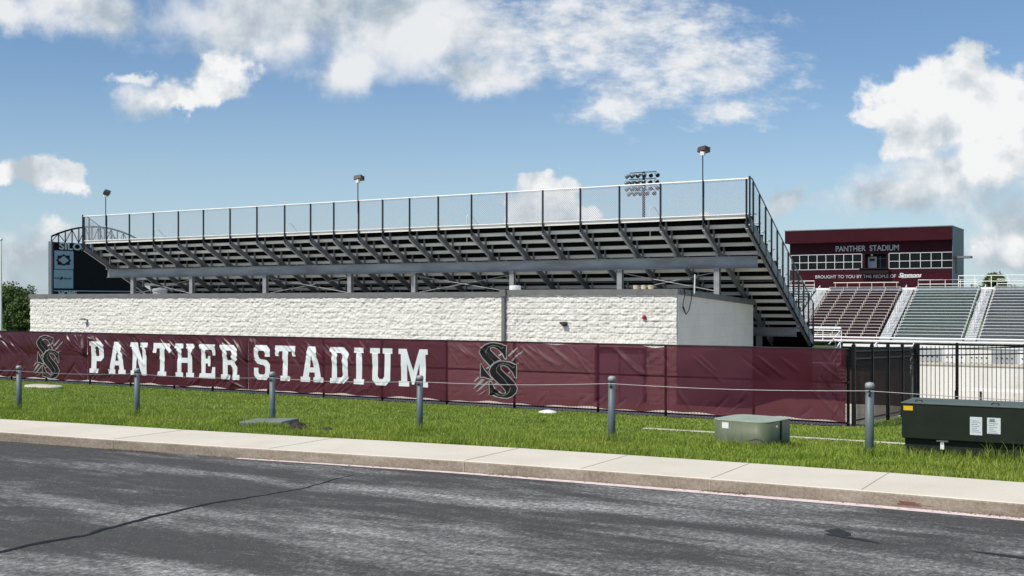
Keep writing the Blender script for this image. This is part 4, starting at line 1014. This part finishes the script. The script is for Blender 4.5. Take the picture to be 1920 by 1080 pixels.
# ------------------------------------------------------------------ iron fence
IX, IY1 = FX1+.10, 34.0
def iron(name, pts, label, npan):
    t = thing(name, label, 'fence', (pts[0][0], pts[0][1], gz(pts[0][0], pts[0][1])))
    for i, (x, y) in enumerate(pts):
        zb_, zt_ = gz(x, y), ztf(x, y)
        m = MB(); m.box(x-.04, x+.04, y-.04, y+.04, zb_-.1, zt_+.06); m.add([(x-.045, y-.045, zt_+.061), (x+.045, y-.045, zt_+.061), (x+.045, y+.045, zt_+.061), (x-.045, y+.045, zt_+.061), (x, y, zt_+.10)], [(3, 2, 1, 0), (0, 1, 4), (1, 2, 4), (2, 3, 4), (3, 0, 4)])
        part(m, 'post', M_black, t)
    for (xa, ya_), (xb_, yb2) in zip(pts[:-1], pts[1:]):
        a, b_ = Vector((xa, ya_, 0)), Vector((xb_, yb2, 0)); L = (b_-a).length; d_ = (b_-a).normalized()
        m = MB()
        for fz in ('t1', 't2', 'b'):
            def zz(p): return {'t1': ztf(p.x, p.y)-.08, 't2': ztf(p.x, p.y)-.26, 'b': gz(p.x, p.y)+.16}[fz]
            p, q = a+d_*.04, b_-d_*.04
            m.beam((p.x, p.y, zz(p)), (q.x, q.y, zz(q)), .03, .036)
        k = int(L/.115)
        for j in range(1, k):
            p = a.lerp(b_, j/k); m.box(p.x-.0085, p.x+.0085, p.y-.0085, p.y+.0085, gz(p.x, p.y)+.06, ztf(p.x, p.y)+.01)
        part(m, 'picket_panel', M_black, t)
    return t
def ztf(x, y): return 1.17-.24*(y-26.6)/7.4+max(0, x-IX)*.045
iron('iron_fence', [(IX, 26.62), (IX, 28.5), (IX, 30.35), (IX, 32.2), (IX, IY1)], 'black iron picket fence running back from the end of the maroon screen', 4)
iron('iron_fence', [(IX+.09, IY1), (IX+1.15, IY1), (IX+3.0, IY1), (IX+5.0, IY1), (IX+7.0, IY1), (IX+9, IY1), (IX+11, IY1)], 'black iron picket fence in front of the pale stained retaining wall', 6)
m = MB(); m.box(IX-.12, IX+.12, 26.7, IY1+.1, -1.3, -.72)
ms = MB(); ms.add([(IX-.14, 26.5, gz(IX, 26.5)+.02), (IX+.16, 26.5, gz(IX, 26.5)+.02), (IX+.16, 33, gz(IX, 33)+.02), (IX-.14, 33, gz(IX, 33)+.02)], [(0, 1, 2, 3)]); tag(ms.build('path', M_conc), kind='structure')

# retaining wall, bench and dark board behind the iron fence
rw = thing('retaining_wall', 'pale concrete retaining wall streaked with dark stains behind the iron fence', 'wall', (0, 40, -1.35))
m = MB(); m.box(-7.55, 16, 40, 40.3, -1.4, .10); part(m, 'wall_face', M_ret, rw)
m = MB(); m.box(-7.6, 16, 39.96, 40.34, .101, .17); part(m, 'wall_cap', M_conc, rw)
m = MB(); m.box(-9.75, -7.6, 39.9, 40.0, -1.36, -.03); tag(m.build('wood_screen', simple('stained_brown_board', (.05, .028, .026), .8, 0, .5, 2.5, stretch=(3, 3, .2))), 'dark brown board wall at the left end of the pale retaining wall', 'board wall')
m = MB(); m.box(-9.9, -7.58, 39.82, 39.88, -.06, .66); tag(m.build('dark_tarp', M_under), 'black hanging tarp above the dark brown board wall', 'tarp')
bx_ = atY(1788, 38.2); bt = thing('bench', 'white aluminium bench standing in front of the retaining wall', 'bench', (bx_, 38.2, gz(bx_, 38.2)))
zbs = atY(1788, 38.2, 729)[1]-bt.location.z
m = MB(); m.box(-.05, 4.2, 0, .26, zbs-.05, zbs+.045); m.build('seat', M_white, bt)
m = MB(); m.box(-.05, 4.2, -.35, -.12, zbs-.45, zbs-.41); m.build('foot_plank', M_white, bt)
for x in (.05, .8, 2.4, 4.0):
    m = MB(); m.box(x-.03, x+.03, .06, .14, 0, zbs-.051); m.box(x-.03, x+.03, -.33, .06, zbs-.50, zbs-.452); m.build('leg', M_dsteel, bt)

# ------------------------------------------------------------------ far side stand and press box
FY0, FZ0, FRUN, FRISE, FN = 112.0, -1.34, .70, .294, 17
def section(xa, xb_, mat, seat, label, posts):
    t = thing('seating_section', label, 'bleachers', ((xa+xb_)/2, FY0, -2.1), 0, 'bleacher sections across the field')
    m = MB(); prof_ = []
    for k in range(FN):
        y, z = FY0+k*FRUN, FZ0+k*FRISE
        m.box(xa, xb_, y, y+FRUN-.005, z-.06, z); m.box(xa, xb_, y-.03, y-.006, z-FRISE+.001, z-.061)
    part(m, 'deck', mat, t)
    for k in range(FN):
        y, z = FY0+k*FRUN, FZ0+k*FRISE
        m = MB(); m.box(xa+.05, xb_-.05, y+.34, y+.62, z+.40, z+.45); n_ = posts
        for j in range(n_+1):
            x = xa+.12+(xb_-xa-.24)*(j/n_); m.box(x-.035, x+.035, y+.34, y+.40, z+.001, z+.399)
        part(m, 'bench', seat, t)
    m = MB()
    for x in np.linspace(xa+.3, xb_-.3, 4): m.box(x-.12, x+.12, FY0+.4, FY0+.6, -2.15, FZ0-.07); m.box(x-.12, x+.12, FY0+8.4, FY0+8.6, -2.15, FZ0+11*FRISE)
    part(m, 'support_leg', M_steel, t)
    return t
section(-45, -33.5, M_benchgreen, M_alu_w, 'grey green bleacher section partly hidden by the near grandstand end', 9)
section(-32, -24.35, M_riser_mar, M_seat_tan, 'bleacher section with maroon risers and pale benches below the press box', 5)
section(-22.9, -16.55, M_benchgreen, M_alu_d, 'grey green bleacher section between the two right hand aisles', 1)
section(-15.25, -4, M_benchgrey, M_alu_d, 'grey bleacher section at the right edge beyond the last aisle', 1)
for (xa, xb_, lb) in ((-33.3, -32.15, 'pale bleacher aisle steps left of the maroon section'), (-24.15, -23.1, 'pale bleacher aisle steps right of the maroon section'), (-16.4, -15.4, 'pale bleacher aisle steps between the green and grey sections')):
    t = thing('aisle_stair', lb, 'steps', ((xa+xb_)/2, FY0, -2.1), 0, 'bleacher aisles across the field')
    m = MB()
    for k in range(FN*2):
        y, z = FY0+k*FRUN/2, FZ0+k*FRISE/2; m.box(xa, xb_, y, y+FRUN/2-.004, z-.05, z+.02); m.box(xa, xb_, y-.02, y-.004, z-.12, z-.051, 1)
    part(m, 'steps', [M_alu_st, M_benchgrey], t)
    for k in range(2, FN, 3):
        y, z = FY0+k*FRUN, FZ0+k*FRISE; x = (xa+xb_)/2
        m = MB(); m.tube([(x, y, z), (x, y, z+.85), (x, y+.9, z+1.2), (x, y+.9, z+.4)], .03, 6); part(m, 'handrail', M_alu_w, t)
ZTOP = FZ0+FN*FRISE; YT = FY0+FN*FRUN
t = thing('upper_walkway', 'white walkway with pale guard rails along the top of the far bleachers', 'walkway', (-25, YT, -2.1))
m = MB(); m.box(-45, -4, YT, YT+2.2, ZTOP-.25, ZTOP); m.box(-45, -4, YT-.03, YT-.005, ZTOP-.42, ZTOP+.05); part(m, 'deck', M_white, t)
for xa, xb_ in ((-45, -33.7), (-22.7, -16.8), (-15, -4)):
    m = MB(); m.tube([(xa, YT+.1, ZTOP+.2), (xa, YT+.1, ZTOP+.85), (xb_, YT+.1, ZTOP+.85), (xb_, YT+.1, ZTOP+.2)], .045, 6); m.tube([(xa, YT+.1, ZTOP+.4), (xb_, YT+.1, ZTOP+.4)], .04, 6)
    for x in np.arange(xa+1.2, xb_, 1.5): m.tube([(x, YT+.1, ZTOP), (x, YT+.1, ZTOP+.85)], .03, 6)
    part(m, 'guard_rail', M_white, t)
m = MB(); m.tube([(-31.6, YT+.1, ZTOP+.62), (-24.7, YT+.1, ZTOP+.62)], .05, 6)
for x in np.arange(-31.4, -24.6, 1.3): m.tube([(x, YT+.1, ZTOP), (x, YT+.1, ZTOP+.62)], .04, 6)
part(m, 'guard_rail', M_seat_tan, t)
m = MB(); m.tube([(-19, YT+2.2, ZTOP+1.3), (-4, YT+2.2, ZTOP+1.3)], .05, 6); m.tube([(-19, YT+2.2, ZTOP+.7), (-4, YT+2.2, ZTOP+.7)], .04, 6)
for x in np.arange(-19, -4, 1.6): m.tube([(x, YT+2.2, ZTOP), (x, YT+2.2, ZTOP+1.3)], .04, 6)
part(m, 'rear_rail', M_alu, t)
# field-side rail in front of the maroon section
t = thing('guard_rail', 'white guard rail and short stair at the foot of the maroon bleacher section', 'rail', (-30, FY0-1.5, -2.1))
m = MB(); m.box(-40, -4, FY0-1.5, FY0-.05, FZ0-.32, FZ0-.22); part(m, 'deck', M_alu_w, t)
m = MB()
for z in (.5, .95): m.tube([(-40, FY0-1.45, FZ0-.22+z), (-27.5, FY0-1.45, FZ0-.22+z)], .05, 6)
for x in np.arange(-40, -27, 1.8): m.tube([(x, FY0-1.45, FZ0-.3), (x, FY0-1.45, FZ0+.73)], .045, 6)
part(m, 'rail', M_alu_w, t)
m = MB(); m.tube([(-27.5, FY0-1.45, FZ0+.73), (-28.6, FY0-1.45, FZ0-.6)], .05, 6); m.box(-32.4, -27.6, FY0-.9, FY0-.5, FZ0+.9, FZ0+1.1); part(m, 'stair_rail', M_alu_w, t)

PY = 127.0; PX0, PX1 = atY(1476, PY), atY(1787, PY)
pb = thing('press_box', 'maroon press box with window bands above the far bleachers', 'press box', ((PX0+PX1)/2, PY, -2.1))
def zp(py, px=1787): return atY(px, PY, py)[1]
ztp, zf = zp(425), zp(449.5); wt, wb = zp(472.5), zp(502)
xl1, xr0 = atY(1616, PY), atY(1667, PY)
PYB = 134.2
m = MB()
m.box(PX0+.3, PX1-.02, PY, PYB, wt+.001, zf)              # band with the name
m.box(PX0+.3, PX1-.02, PY, PYB, zp(536), wb-.001)         # lower wall
m.box(PX0+.3, PX1-.02, PY+1.2, PYB, wb, wt)               # core behind the windows
m.box(xl1+.02, xl1+.30, PY+.02, PY+1.2, wb, wt)
m.box(xr0-.28, xr0-.02, PY+.02, PY+1.2, wb, wt)
part(m, 'wall', M_maroon_dk, pb)
m = MB(); m.box(PX0, PX1, PY-.9, PYB, zf+.001, ztp); part(m, 'fascia', M_maroon, pb)
m = MB(); m.box(PX0-.05, PX1+.05, PY-.95, PYB+.05, ztp+.001, ztp+.10); part(m, 'roof', M_coping, pb)
m = MB(); m.box(PX0+.3, PX1-.04, PY-.10, PY-.002, zp(538), zp(511)); part(m, 'sign_band', M_maroon, pb)
m = MB(); m.box(PX1-.019, PX1+.02, PY-.4, PYB, -2.1, ztp); part(m, 'side_wall', M_sidegrey, pb)
m = MB(); m.box(PX0+.4, PX1-.4, PY+.5, PYB-.2, -2.1, zp(536)-.01); part(m, 'support', M_steel, pb)
def win(xa, xb_, cols):
    m = MB(); m.box(xa+.02, xb_-.02, PY+.05, PY+.10, wb+.02, wt-.02); g = part(m, 'window', M_glass, pb)
    m = MB(); w_ = .028
    for i in range(cols+1):
        x = xa+(xb_-xa)*i/cols; m.box(x-w_, x+w_, PY-.03, PY+.03, wb, wt)
    for z in (wb, (wb*.52+wt*.48), wt):
        for i in range(cols): m.box(xa+(xb_-xa)*i/cols+w_+.001, xa+(xb_-xa)*(i+1)/cols-w_-.001, PY-.028, PY+.028, z-w_, z+w_)
    part(m, 'window_frame', M_signwhite, g)
win(PX0+.45, xl1, 8); win(xr0, PX1-.03, 6)
m = MB(); m.box(xl1+.4, xl1+1.35, PY+1.12, PY+1.19, wb, wt-.30); dr = part(m, 'door', M_signwhite, pb)
m = MB(); m.box(xl1+.58, xl1+1.17, PY+1.09, PY+1.118, wb+.9, wt-.5); part(m, 'door_glass', M_glass, dr)
m = MB(); m.box(xl1+1.5, xr0-.4, PY+1.12, PY+1.19, wb+.05, wt-.25); gl = part(m, 'window', simple('blue_black_glass', (.015, .02, .03), .3), pb)
m = MB(); m.box((xl1+xr0)/2+.25, (xl1+xr0)/2+.33, PY+1.08, PY+1.119, wb+.05, wt-.25); m.box(xl1+1.5, xr0-.4, PY+1.06, PY+1.079, (wb+wt)/2+.3, (wb+wt)/2+.36); part(m, 'window_frame', M_sidegrey, gl)
m = MB(); m.box(xl1-.1, xr0+.1, PY-.75, PY-.105, wb-.18, wb-.05); m.box(xl1-.1, xr0+.1, PY-.75, PY-.70, wb-.55, wb+.10)
part(m, 'balcony', simple('dark_balcony_mesh', (.018, .010, .014), .6), pb)
m = MB(); m.box(PX1+.021, PX1+1.7, PY+.3, PY+1.8, zp(484), zp(480)); part(m, 'canopy', M_sidegrey, pb)
m = MB(); m.box(PX1+.021, PX1+.04, PY+1.2, PY+2.6, wb-.6, wt-.6); part(m, 'side_door', M_dsteel, pb)
m = MB(); m.lathe([(.12, 0), (.12, .2), (.0, .24)], (xl1+.95, PY+.6, wt-.24)); part(m, 'dome_lamp', M_signwhite, pb)
FM = lambda x, y, z: Matrix.Translation((x, y, z)) @ Matrix.Rotation(R(90), 4, 'X')
def ptext(s, pa, pb_, py, hpx, mat, y, **k):
    a, b_ = atY(pa, y), atY(pb_, y); z = atY((pa+pb_)/2, y, py)[1]; D = (-(a+b_)/2*ST+y*CT); size = hpx*D/2100/.70
    o = text_mesh('lettering', s, size, mat, pb, FM((a+b_)/2, y, z), depth=.03, width=b_-a, **k); o.location = -Vector(pb.location); return o
ptext('PANTHER  STADIUM', 1567, 1685.5, 466, 10.3, M_signgrey, PY-.05, bold=.012)
ptext('BROUGHT TO YOU BY THE PEOPLE OF', 1529, 1680, 518.8, 6.0, M_signltgrey, PY-.14, bold=.0)
ptext('Simmons', 1685, 1728, 516.3, 8.0, M_signwhite, PY-.14, bold=.02, shear=.35)
m = MB(); a, z = atY(1690, PY-.14, 520.8); b_, z2 = atY(1722, PY-.14, 519.8); m.beam((a, PY-.14, z), (b_, PY-.14, z2), .02, .05); part(m, 'underline', M_signwhite, pb)

# ------------------------------------------------------------------ scoreboard
SX = -95.0
def sc(px, py): return atX(px, SX, py)
y0, zt_ = sc(99, 453.5); y1 = atX(268, SX); zb_ = sc(99, 552)[1]
sbd = thing('scoreboard', 'black scoreboard with arched truss top behind the far end of the grandstand', 'scoreboard', (SX, (y0+y1)/2, -2.1))
hb = zt_-sc(99, 468)[1]
m = MB(); m.box(SX-.8, SX-.02, y0+.1, y1, zb_-2, zt_-hb*1.0); part(m, 'panel', M_black, sbd)
m = MB(); m.box(SX-.8, SX, y0+.1, y1, zt_-hb+.003, zt_); hd = part(m, 'header', simple('dark_maroon_header', (.022, .005, .009), .6), sbd)
m = MB()
for y in (y0, y1): m.box(SX-.5, SX-.05, y-.12, y+.12, -2.2, zt_+.05)
part(m, 'post', M_sidegrey, sbd)
m = MB(); nT = 14; prev = None
for i in range(nT+1):
    f = i/nT; y = y0+(y1-y0)*f; z = zt_+.55+1.25*(1-(2*f-1)**2)
    if prev: m.beam((SX-.2, prev[0], prev[1]), (SX-.2, y, z), .14, .16)
    m.beam((SX-.2, y, zt_), (SX-.2, y, z-.05), .07, .09)
    if prev: m.beam((SX-.21, prev[0] if i % 2 else y, zt_+.03), (SX-.21, y if i % 2 else prev[0], (z if i % 2 else prev[1])-.05), .05, .07, up=(1, 0, 0))
    prev = (y, z)
part(m, 'arch_truss', M_black, sbd)
EM = lambda y, z, x=SX: Matrix.Translation((x, y, z)) @ Matrix.Rotation(R(90), 4, 'Z') @ Matrix.Rotation(R(90), 4, 'X')
def stext(s, pa, pb_, py, hpx, mat, parent, x=SX+.03, **k):
    a, b_ = atX(pa, x), atX(pb_, x); z = atX((pa+pb_)/2, x, py)[1]; D = -x*ST+(a+b_)/2*CT
    o = text_mesh('lettering', s, hpx*D/2100/.70, mat, parent, EM((a+b_)/2, z, x), depth=.02, width=b_-a, **k)
    off = Vector((0, 0, 0)); p = parent
    while p is not None: off += Vector(p.location); p = p.parent
    o.location = -off; return o
stext('SILOAM', 111, 182, 463.5, 12.5, M_white, hd, bold=.022)
def spanel(pa, pb_, ya, yb_):
    a, b_ = atX(pa, SX), atX(pb_, SX); m = MB(); m.box(SX-.019, SX+.04, a, b_, atX(pa, SX, yb_)[1], atX(pa, SX, ya)[1]); return part(m, 'sign_panel', M_signblue, sbd, bevel=.05)
s1_ = spanel(102, 137.5, 469.5, 504.5); s2_ = spanel(101, 137, 505.5, 540.5)
def spoly(pts_, mat, parent, x):
    fl, tr = tess([pts_]); m = MB(); m.add([(x, *atX(px, x, py)) for px, py in fl], tr); return part(m, 'emblem', mat, parent)
spoly([(108, 479), (131, 479), (131, 497), (108, 497)], M_dkred, s1_, SX+.06)
spoly([(105, 487.5), (110, 484), (109, 480), (114, 481), (119.7, 476.5), (125, 481), (131, 480), (129.5, 485), (134, 488.5), (129, 492), (131, 496), (125, 495), (119.7, 498.5), (114, 494.5), (109, 496), (110, 491)], M_navy, s1_, SX+.09)
spoly([(109, 487.5), (119.7, 479.5), (129.5, 488.3), (119.7, 495.5)], M_signblue, s1_, SX+.12)
stext('LA', 103, 111.5, 521.5, 2.8, M_navy, s2_, SX+.07); stext('BOY', 120, 134.5, 522.5, 2.8, M_navy, s2_, SX+.07)
spoly([(112.5, 524), (113.5, 520.5), (116.5, 518.8), (118.5, 519.5), (117.5, 522.5), (114.5, 524.8)], M_navy, s2_, SX+.08)
m = MB(); m.box(SX-.019, SX+.02, y0+.12, y1, sc(99, 545)[1]-.05, sc(99, 544.2)[1]); part(m, 'trim_line', M_signblue, sbd)
stext('HOME', 110, 144, 550.5, 8.5, M_white, sbd, SX+.05, bold=.02)

# ------------------------------------------------------------------ stadium light tower, flagpole
LY = 131.0; lx_, _ = atY(1207, LY, 322); LD = -lx_*ST+LY*CT
lt = thing('light_tower', 'tall stadium light tower with four rows of lamps', 'light tower', (lx_, LY, -2.1))
zt_ = CAMZ+(565-322)*LD/2100
m = MB(); m.tube([(lx_, LY, -2.1), (lx_, LY, zt_)], [.28, .17], 10); part(m, 'pole', M_dsteel, lt)
lamp = None
for r_, (py, n_, w_, mid) in enumerate(((324.5, 6, 54, 1205.5), (337, 6, 54, 1204.5), (348.5, 6, 54, 1205), (358, 5, 46, 1205.5))):
    z = CAMZ+(565-py)*LD/2100; hw = w_/2/2100*LD
    cxx = (mid-1207)/2100*LD
    m = MB(); m.beam((lx_+cxx-hw, LY, z+.10), (lx_+cxx+hw, LY, z+.10), .09, .10); part(m, 'cross_arm', M_dsteel, lt)
    for j in range(n_):
        if lamp is None:
            q = MB().tube([(0, .35, .12), (0, .1, .05), (0, -.1, 0), (0, -.4, -.14), (0, -.5, -.19)], [.08, .13, .20, .28, .29], 14); lamp = q.build('lamp', simple('lamp_shell', (.30, .31, .32), .35, .5), lt, smooth=True)
            fm = MB().tube([(0, -.503, -.192), (0, -.515, -.197)], .25, 14); fm.build('lens', M_dsteel, lamp); o = lamp
        else:
            o = lamp.copy(); C.objects.link(o); o.parent = lt
            for ch in lamp.children: d_ = ch.copy(); C.objects.link(d_); d_.parent = o
        o.location = Vector((lx_+cxx-hw+2*hw*j/(n_-1), LY-.1, z-.25))-Vector(lt.location); o.rotation_euler = (0, 0, R(-62+j*22))
fx, fz = atY(2, 60, 452)
fl = thing('flagpole', 'bare white flagpole with a ball on top beside the far trees', 'flagpole', (fx, 60, -2.1))
m = MB(); m.tube([(fx, 60, -2.1), (fx, 60, fz)], [.11, .05], 10); part(m, 'pole', M_white, fl)
m = MB().lathe([(.0, -.13), (.09, -.09), (.13, 0), (.09, .09), (0, .13)], (fx, 60, fz+.13), 12); part(m, 'ball', M_white, fl, smooth=True)

# ------------------------------------------------------------------ trees
def tree(x, y, z0, H, W, seed, label, leaf=.22, n=9000):
    rg = np.random.default_rng(seed)
    t = thing('tree', label, 'tree', (x, y, z0), 0, 'trees beyond the stadium')
    m = MB(); m.tube([(0, 0, 0), (.1, .05, H*.3), (.0, .1, H*.6)], [W*.045, W*.035, W*.02], 10)
    for k in range(7):
        a = k*2.4; m.tube([(0.05, .05, H*.28+.04*k*H), (math.cos(a)*W*.18, math.sin(a)*W*.18, H*.5+.02*k*H), (math.cos(a)*W*.36, math.sin(a)*W*.36, H*.68)], [W*.02, W*.014, W*.006], 6)
    m.build('trunk', M_bark, t)
    cl = []
    for k in range(64):
        a, e = rg.uniform(0, 2*np.pi), rg.uniform(-.85, 1)
        rr = rg.uniform(.45, 1.0)
        cl.append((math.cos(a)*math.cos(e*1.4)*W*.42*rr, math.sin(a)*math.cos(e*1.4)*W*.42*rr, H*.56+math.sin(e*1.4)*H*.40*rr, W*rg.uniform(.08, .15)))
    cl = np.array(cl); idx = rg.integers(0, len(cl), n)
    d_ = rg.normal(size=(n, 3)); d_ /= np.linalg.norm(d_, axis=1)[:, None]
    c_ = cl[idx, :3]+d_*(cl[idx, 3]*rg.uniform(.5, 1.1, n))[:, None]
    u = rg.normal(size=(n, 3)); u /= np.linalg.norm(u, axis=1)[:, None]; v = np.cross(u, d_+.3*rg.normal(size=(n, 3))); v /= np.linalg.norm(v, axis=1)[:, None]
    s_ = leaf*rg.uniform(.6, 1.3, n)[:, None]
    co = np.stack([c_-u*s_, c_+v*s_*.5, c_+u*s_, c_-v*s_*.5], 1).reshape(-1, 3)
    np_mesh('crown', co, np.arange(n*4).reshape(n, 4), M_leaf, t, smooth=False)
tx = atY(18, 95); tree(tx, 95, -2.1, 6.9, 9, 3, 'dense dark tree rising behind the far corner of the block building', .2, 11000)
tx = atY(-20, 88); tree(tx, 88, -2.1, 5.6, 8, 4, 'lower leafy tree at the left edge behind the flagpole', .2, 9000)
tx = atY(45, 80); tree(tx, 80, -2.1, 4.6, 6, 5, 'low leafy tree tucked against the end wall of the block building', .18, 8000)
tx = atY(1862, 150); tree(tx, 150, -2.1, 8.0, 5.4, 6, 'small round tree right of the press box', .2, 9000)
tx = atY(1905, 158); tree(tx, 158, -2.1, 6.2, 7, 9, 'low dark tree behind the rails at the right edge', .22, 6000)

# ------------------------------------------------------------------ grass
def blades(n, xa, xb_, u0, u1, h0, h1, w, seed, clump=.0, power=1.0, ymax=26.55):
    rg = np.random.default_rng(seed)
    x = rg.uniform(xa, xb_, n); f = rg.random(n)**power
    ue = np.where(u1 > 50, 26.5-curb(x)-WALK, u1)
    u = u0+(ue-u0)*f; y = curb(x)+WALK+u
    # keep to what the camera or a step beside it can see
    l = x*CT+y*ST; D = -x*ST+y*CT; k = (l/D > -.56) & (l/D < .78) & (D > 3) & (y < ymax)
    x, y, u = x[k], y[k], u[k]
    strip = (np.abs(y-(20.4+.006*x)) < .08) & (x > -8.9); x, y, u = x[~strip], y[~strip], u[~strip]
    m = len(x)
    patch = .5+.5*np.sin(x*1.7+np.sin(y*1.3)*2)*np.sin(y*2.1+np.sin(x*.9)*2)
    h = rg.uniform(h0, h1, m)*(1-clump+clump*patch*1.5); z = zprof(u, y)
    a = rg.uniform(0, 2*np.pi, m); la = rg.uniform(0, 2*np.pi, m); ln = h*rg.uniform(.15, .8, m)
    dx, dy = np.cos(a)*w*rg.uniform(.6, 1.3, m), np.sin(a)*w*rg.uniform(.6, 1.3, m)
    bx, by = np.cos(la)*ln, np.sin(la)*ln
    v0 = np.stack([x-dx, y-dy, z-.01], 1); v1 = np.stack([x+dx, y+dy, z-.01], 1)
    v2 = np.stack([x+dx*.7+bx*.4, y+dy*.7+by*.4, z+h*.65], 1); v3 = np.stack([x-dx*.7+bx*.4, y-dy*.7+by*.4, z+h*.65], 1)
    v4 = np.stack([x+bx, y+by, z+h], 1)
    co = np.stack([v0, v1, v2, v3, v4], 1).reshape(-1, 3); b_ = np.arange(m)[:, None]*5
    return co, np.concatenate([b_+np.array([[0, 1, 2]]), b_+np.array([[0, 2, 3]]), b_+np.array([[3, 2, 4]])])
sets = [blades(106000, -21, 10, .01, 1.3, .04, .105, .0055, 1, .5), blades(19000, -21, 10, .1, 3.0, .06, .17, .0045, 2, .8), blades(150000, -24, 10, 1.2, 4.5, .035, .085, .006, 3, .45), blades(40000, -6.25, 9, 12.0, 20.6, .025, .06, .010, 5, .45, 1.0, 33.9), blades(170000, -42, 10, 4.2, 99, .025, .06, .009, 4, .45)]
# taller tufts left unmown round the cabinets, bollards and lids
rg = np.random.default_rng(11); tl = []
for (cx_, cy_, rx, ry, n_, h_) in [(-5.5, 16.2, .6, .10, 800, .13), (-4.98, 16.8, .10, .5, 350, .13), (gbx+1.25, 16.82, 1.35, .10, 900, .17), (gbx+1.7, 16.8, .6, .12, 150, .30)]+[(t_[0], t_[1]-.02, .13, .12, 170, .20) for t_ in tops]+[(xb-.1, yb_-.36, .7, .08, 700, .15)]:
    x = cx_+rx*rg.uniform(-1, 1, n_); y = cy_+ry*rg.uniform(-1, 1, n_); h = h_*rg.uniform(.35, 1.15, n_)
    z = zprof(y-curb(x)-WALK, y); la = rg.uniform(0, 2*np.pi, n_); ln = h*rg.uniform(.1, .7, n_); w = .0045
    a = rg.uniform(0, 2*np.pi, n_); dx, dy = np.cos(a)*w, np.sin(a)*w; bx, by = np.cos(la)*ln, np.sin(la)*ln
    co = np.stack([np.stack([x-dx, y-dy, z-.01], 1), np.stack([x+dx, y+dy, z-.01], 1), np.stack([x+dx*.7+bx*.4, y+dy*.7+by*.4, z+h*.65], 1), np.stack([x-dx*.7+bx*.4, y-dy*.7+by*.4, z+h*.65], 1), np.stack([x+bx, y+by, z+h], 1)], 1).reshape(-1, 3)
    b2 = np.arange(n_)[:, None]*5; sets.append((co, np.concatenate([b2+np.array([[0, 1, 2]]), b2+np.array([[0, 2, 3]]), b2+np.array([[3, 2, 4]])])))
off = 0; cs = []; fs_ = []
for co, fc in sets: cs.append(co); fs_.append(fc+off); off += len(co)
tag(np_mesh('grass', np.concatenate(cs), np.concatenate(fs_), M_grass, smooth=False), 'bright green mown lawn with taller blades by the sidewalk', 'grass', kind='stuff')
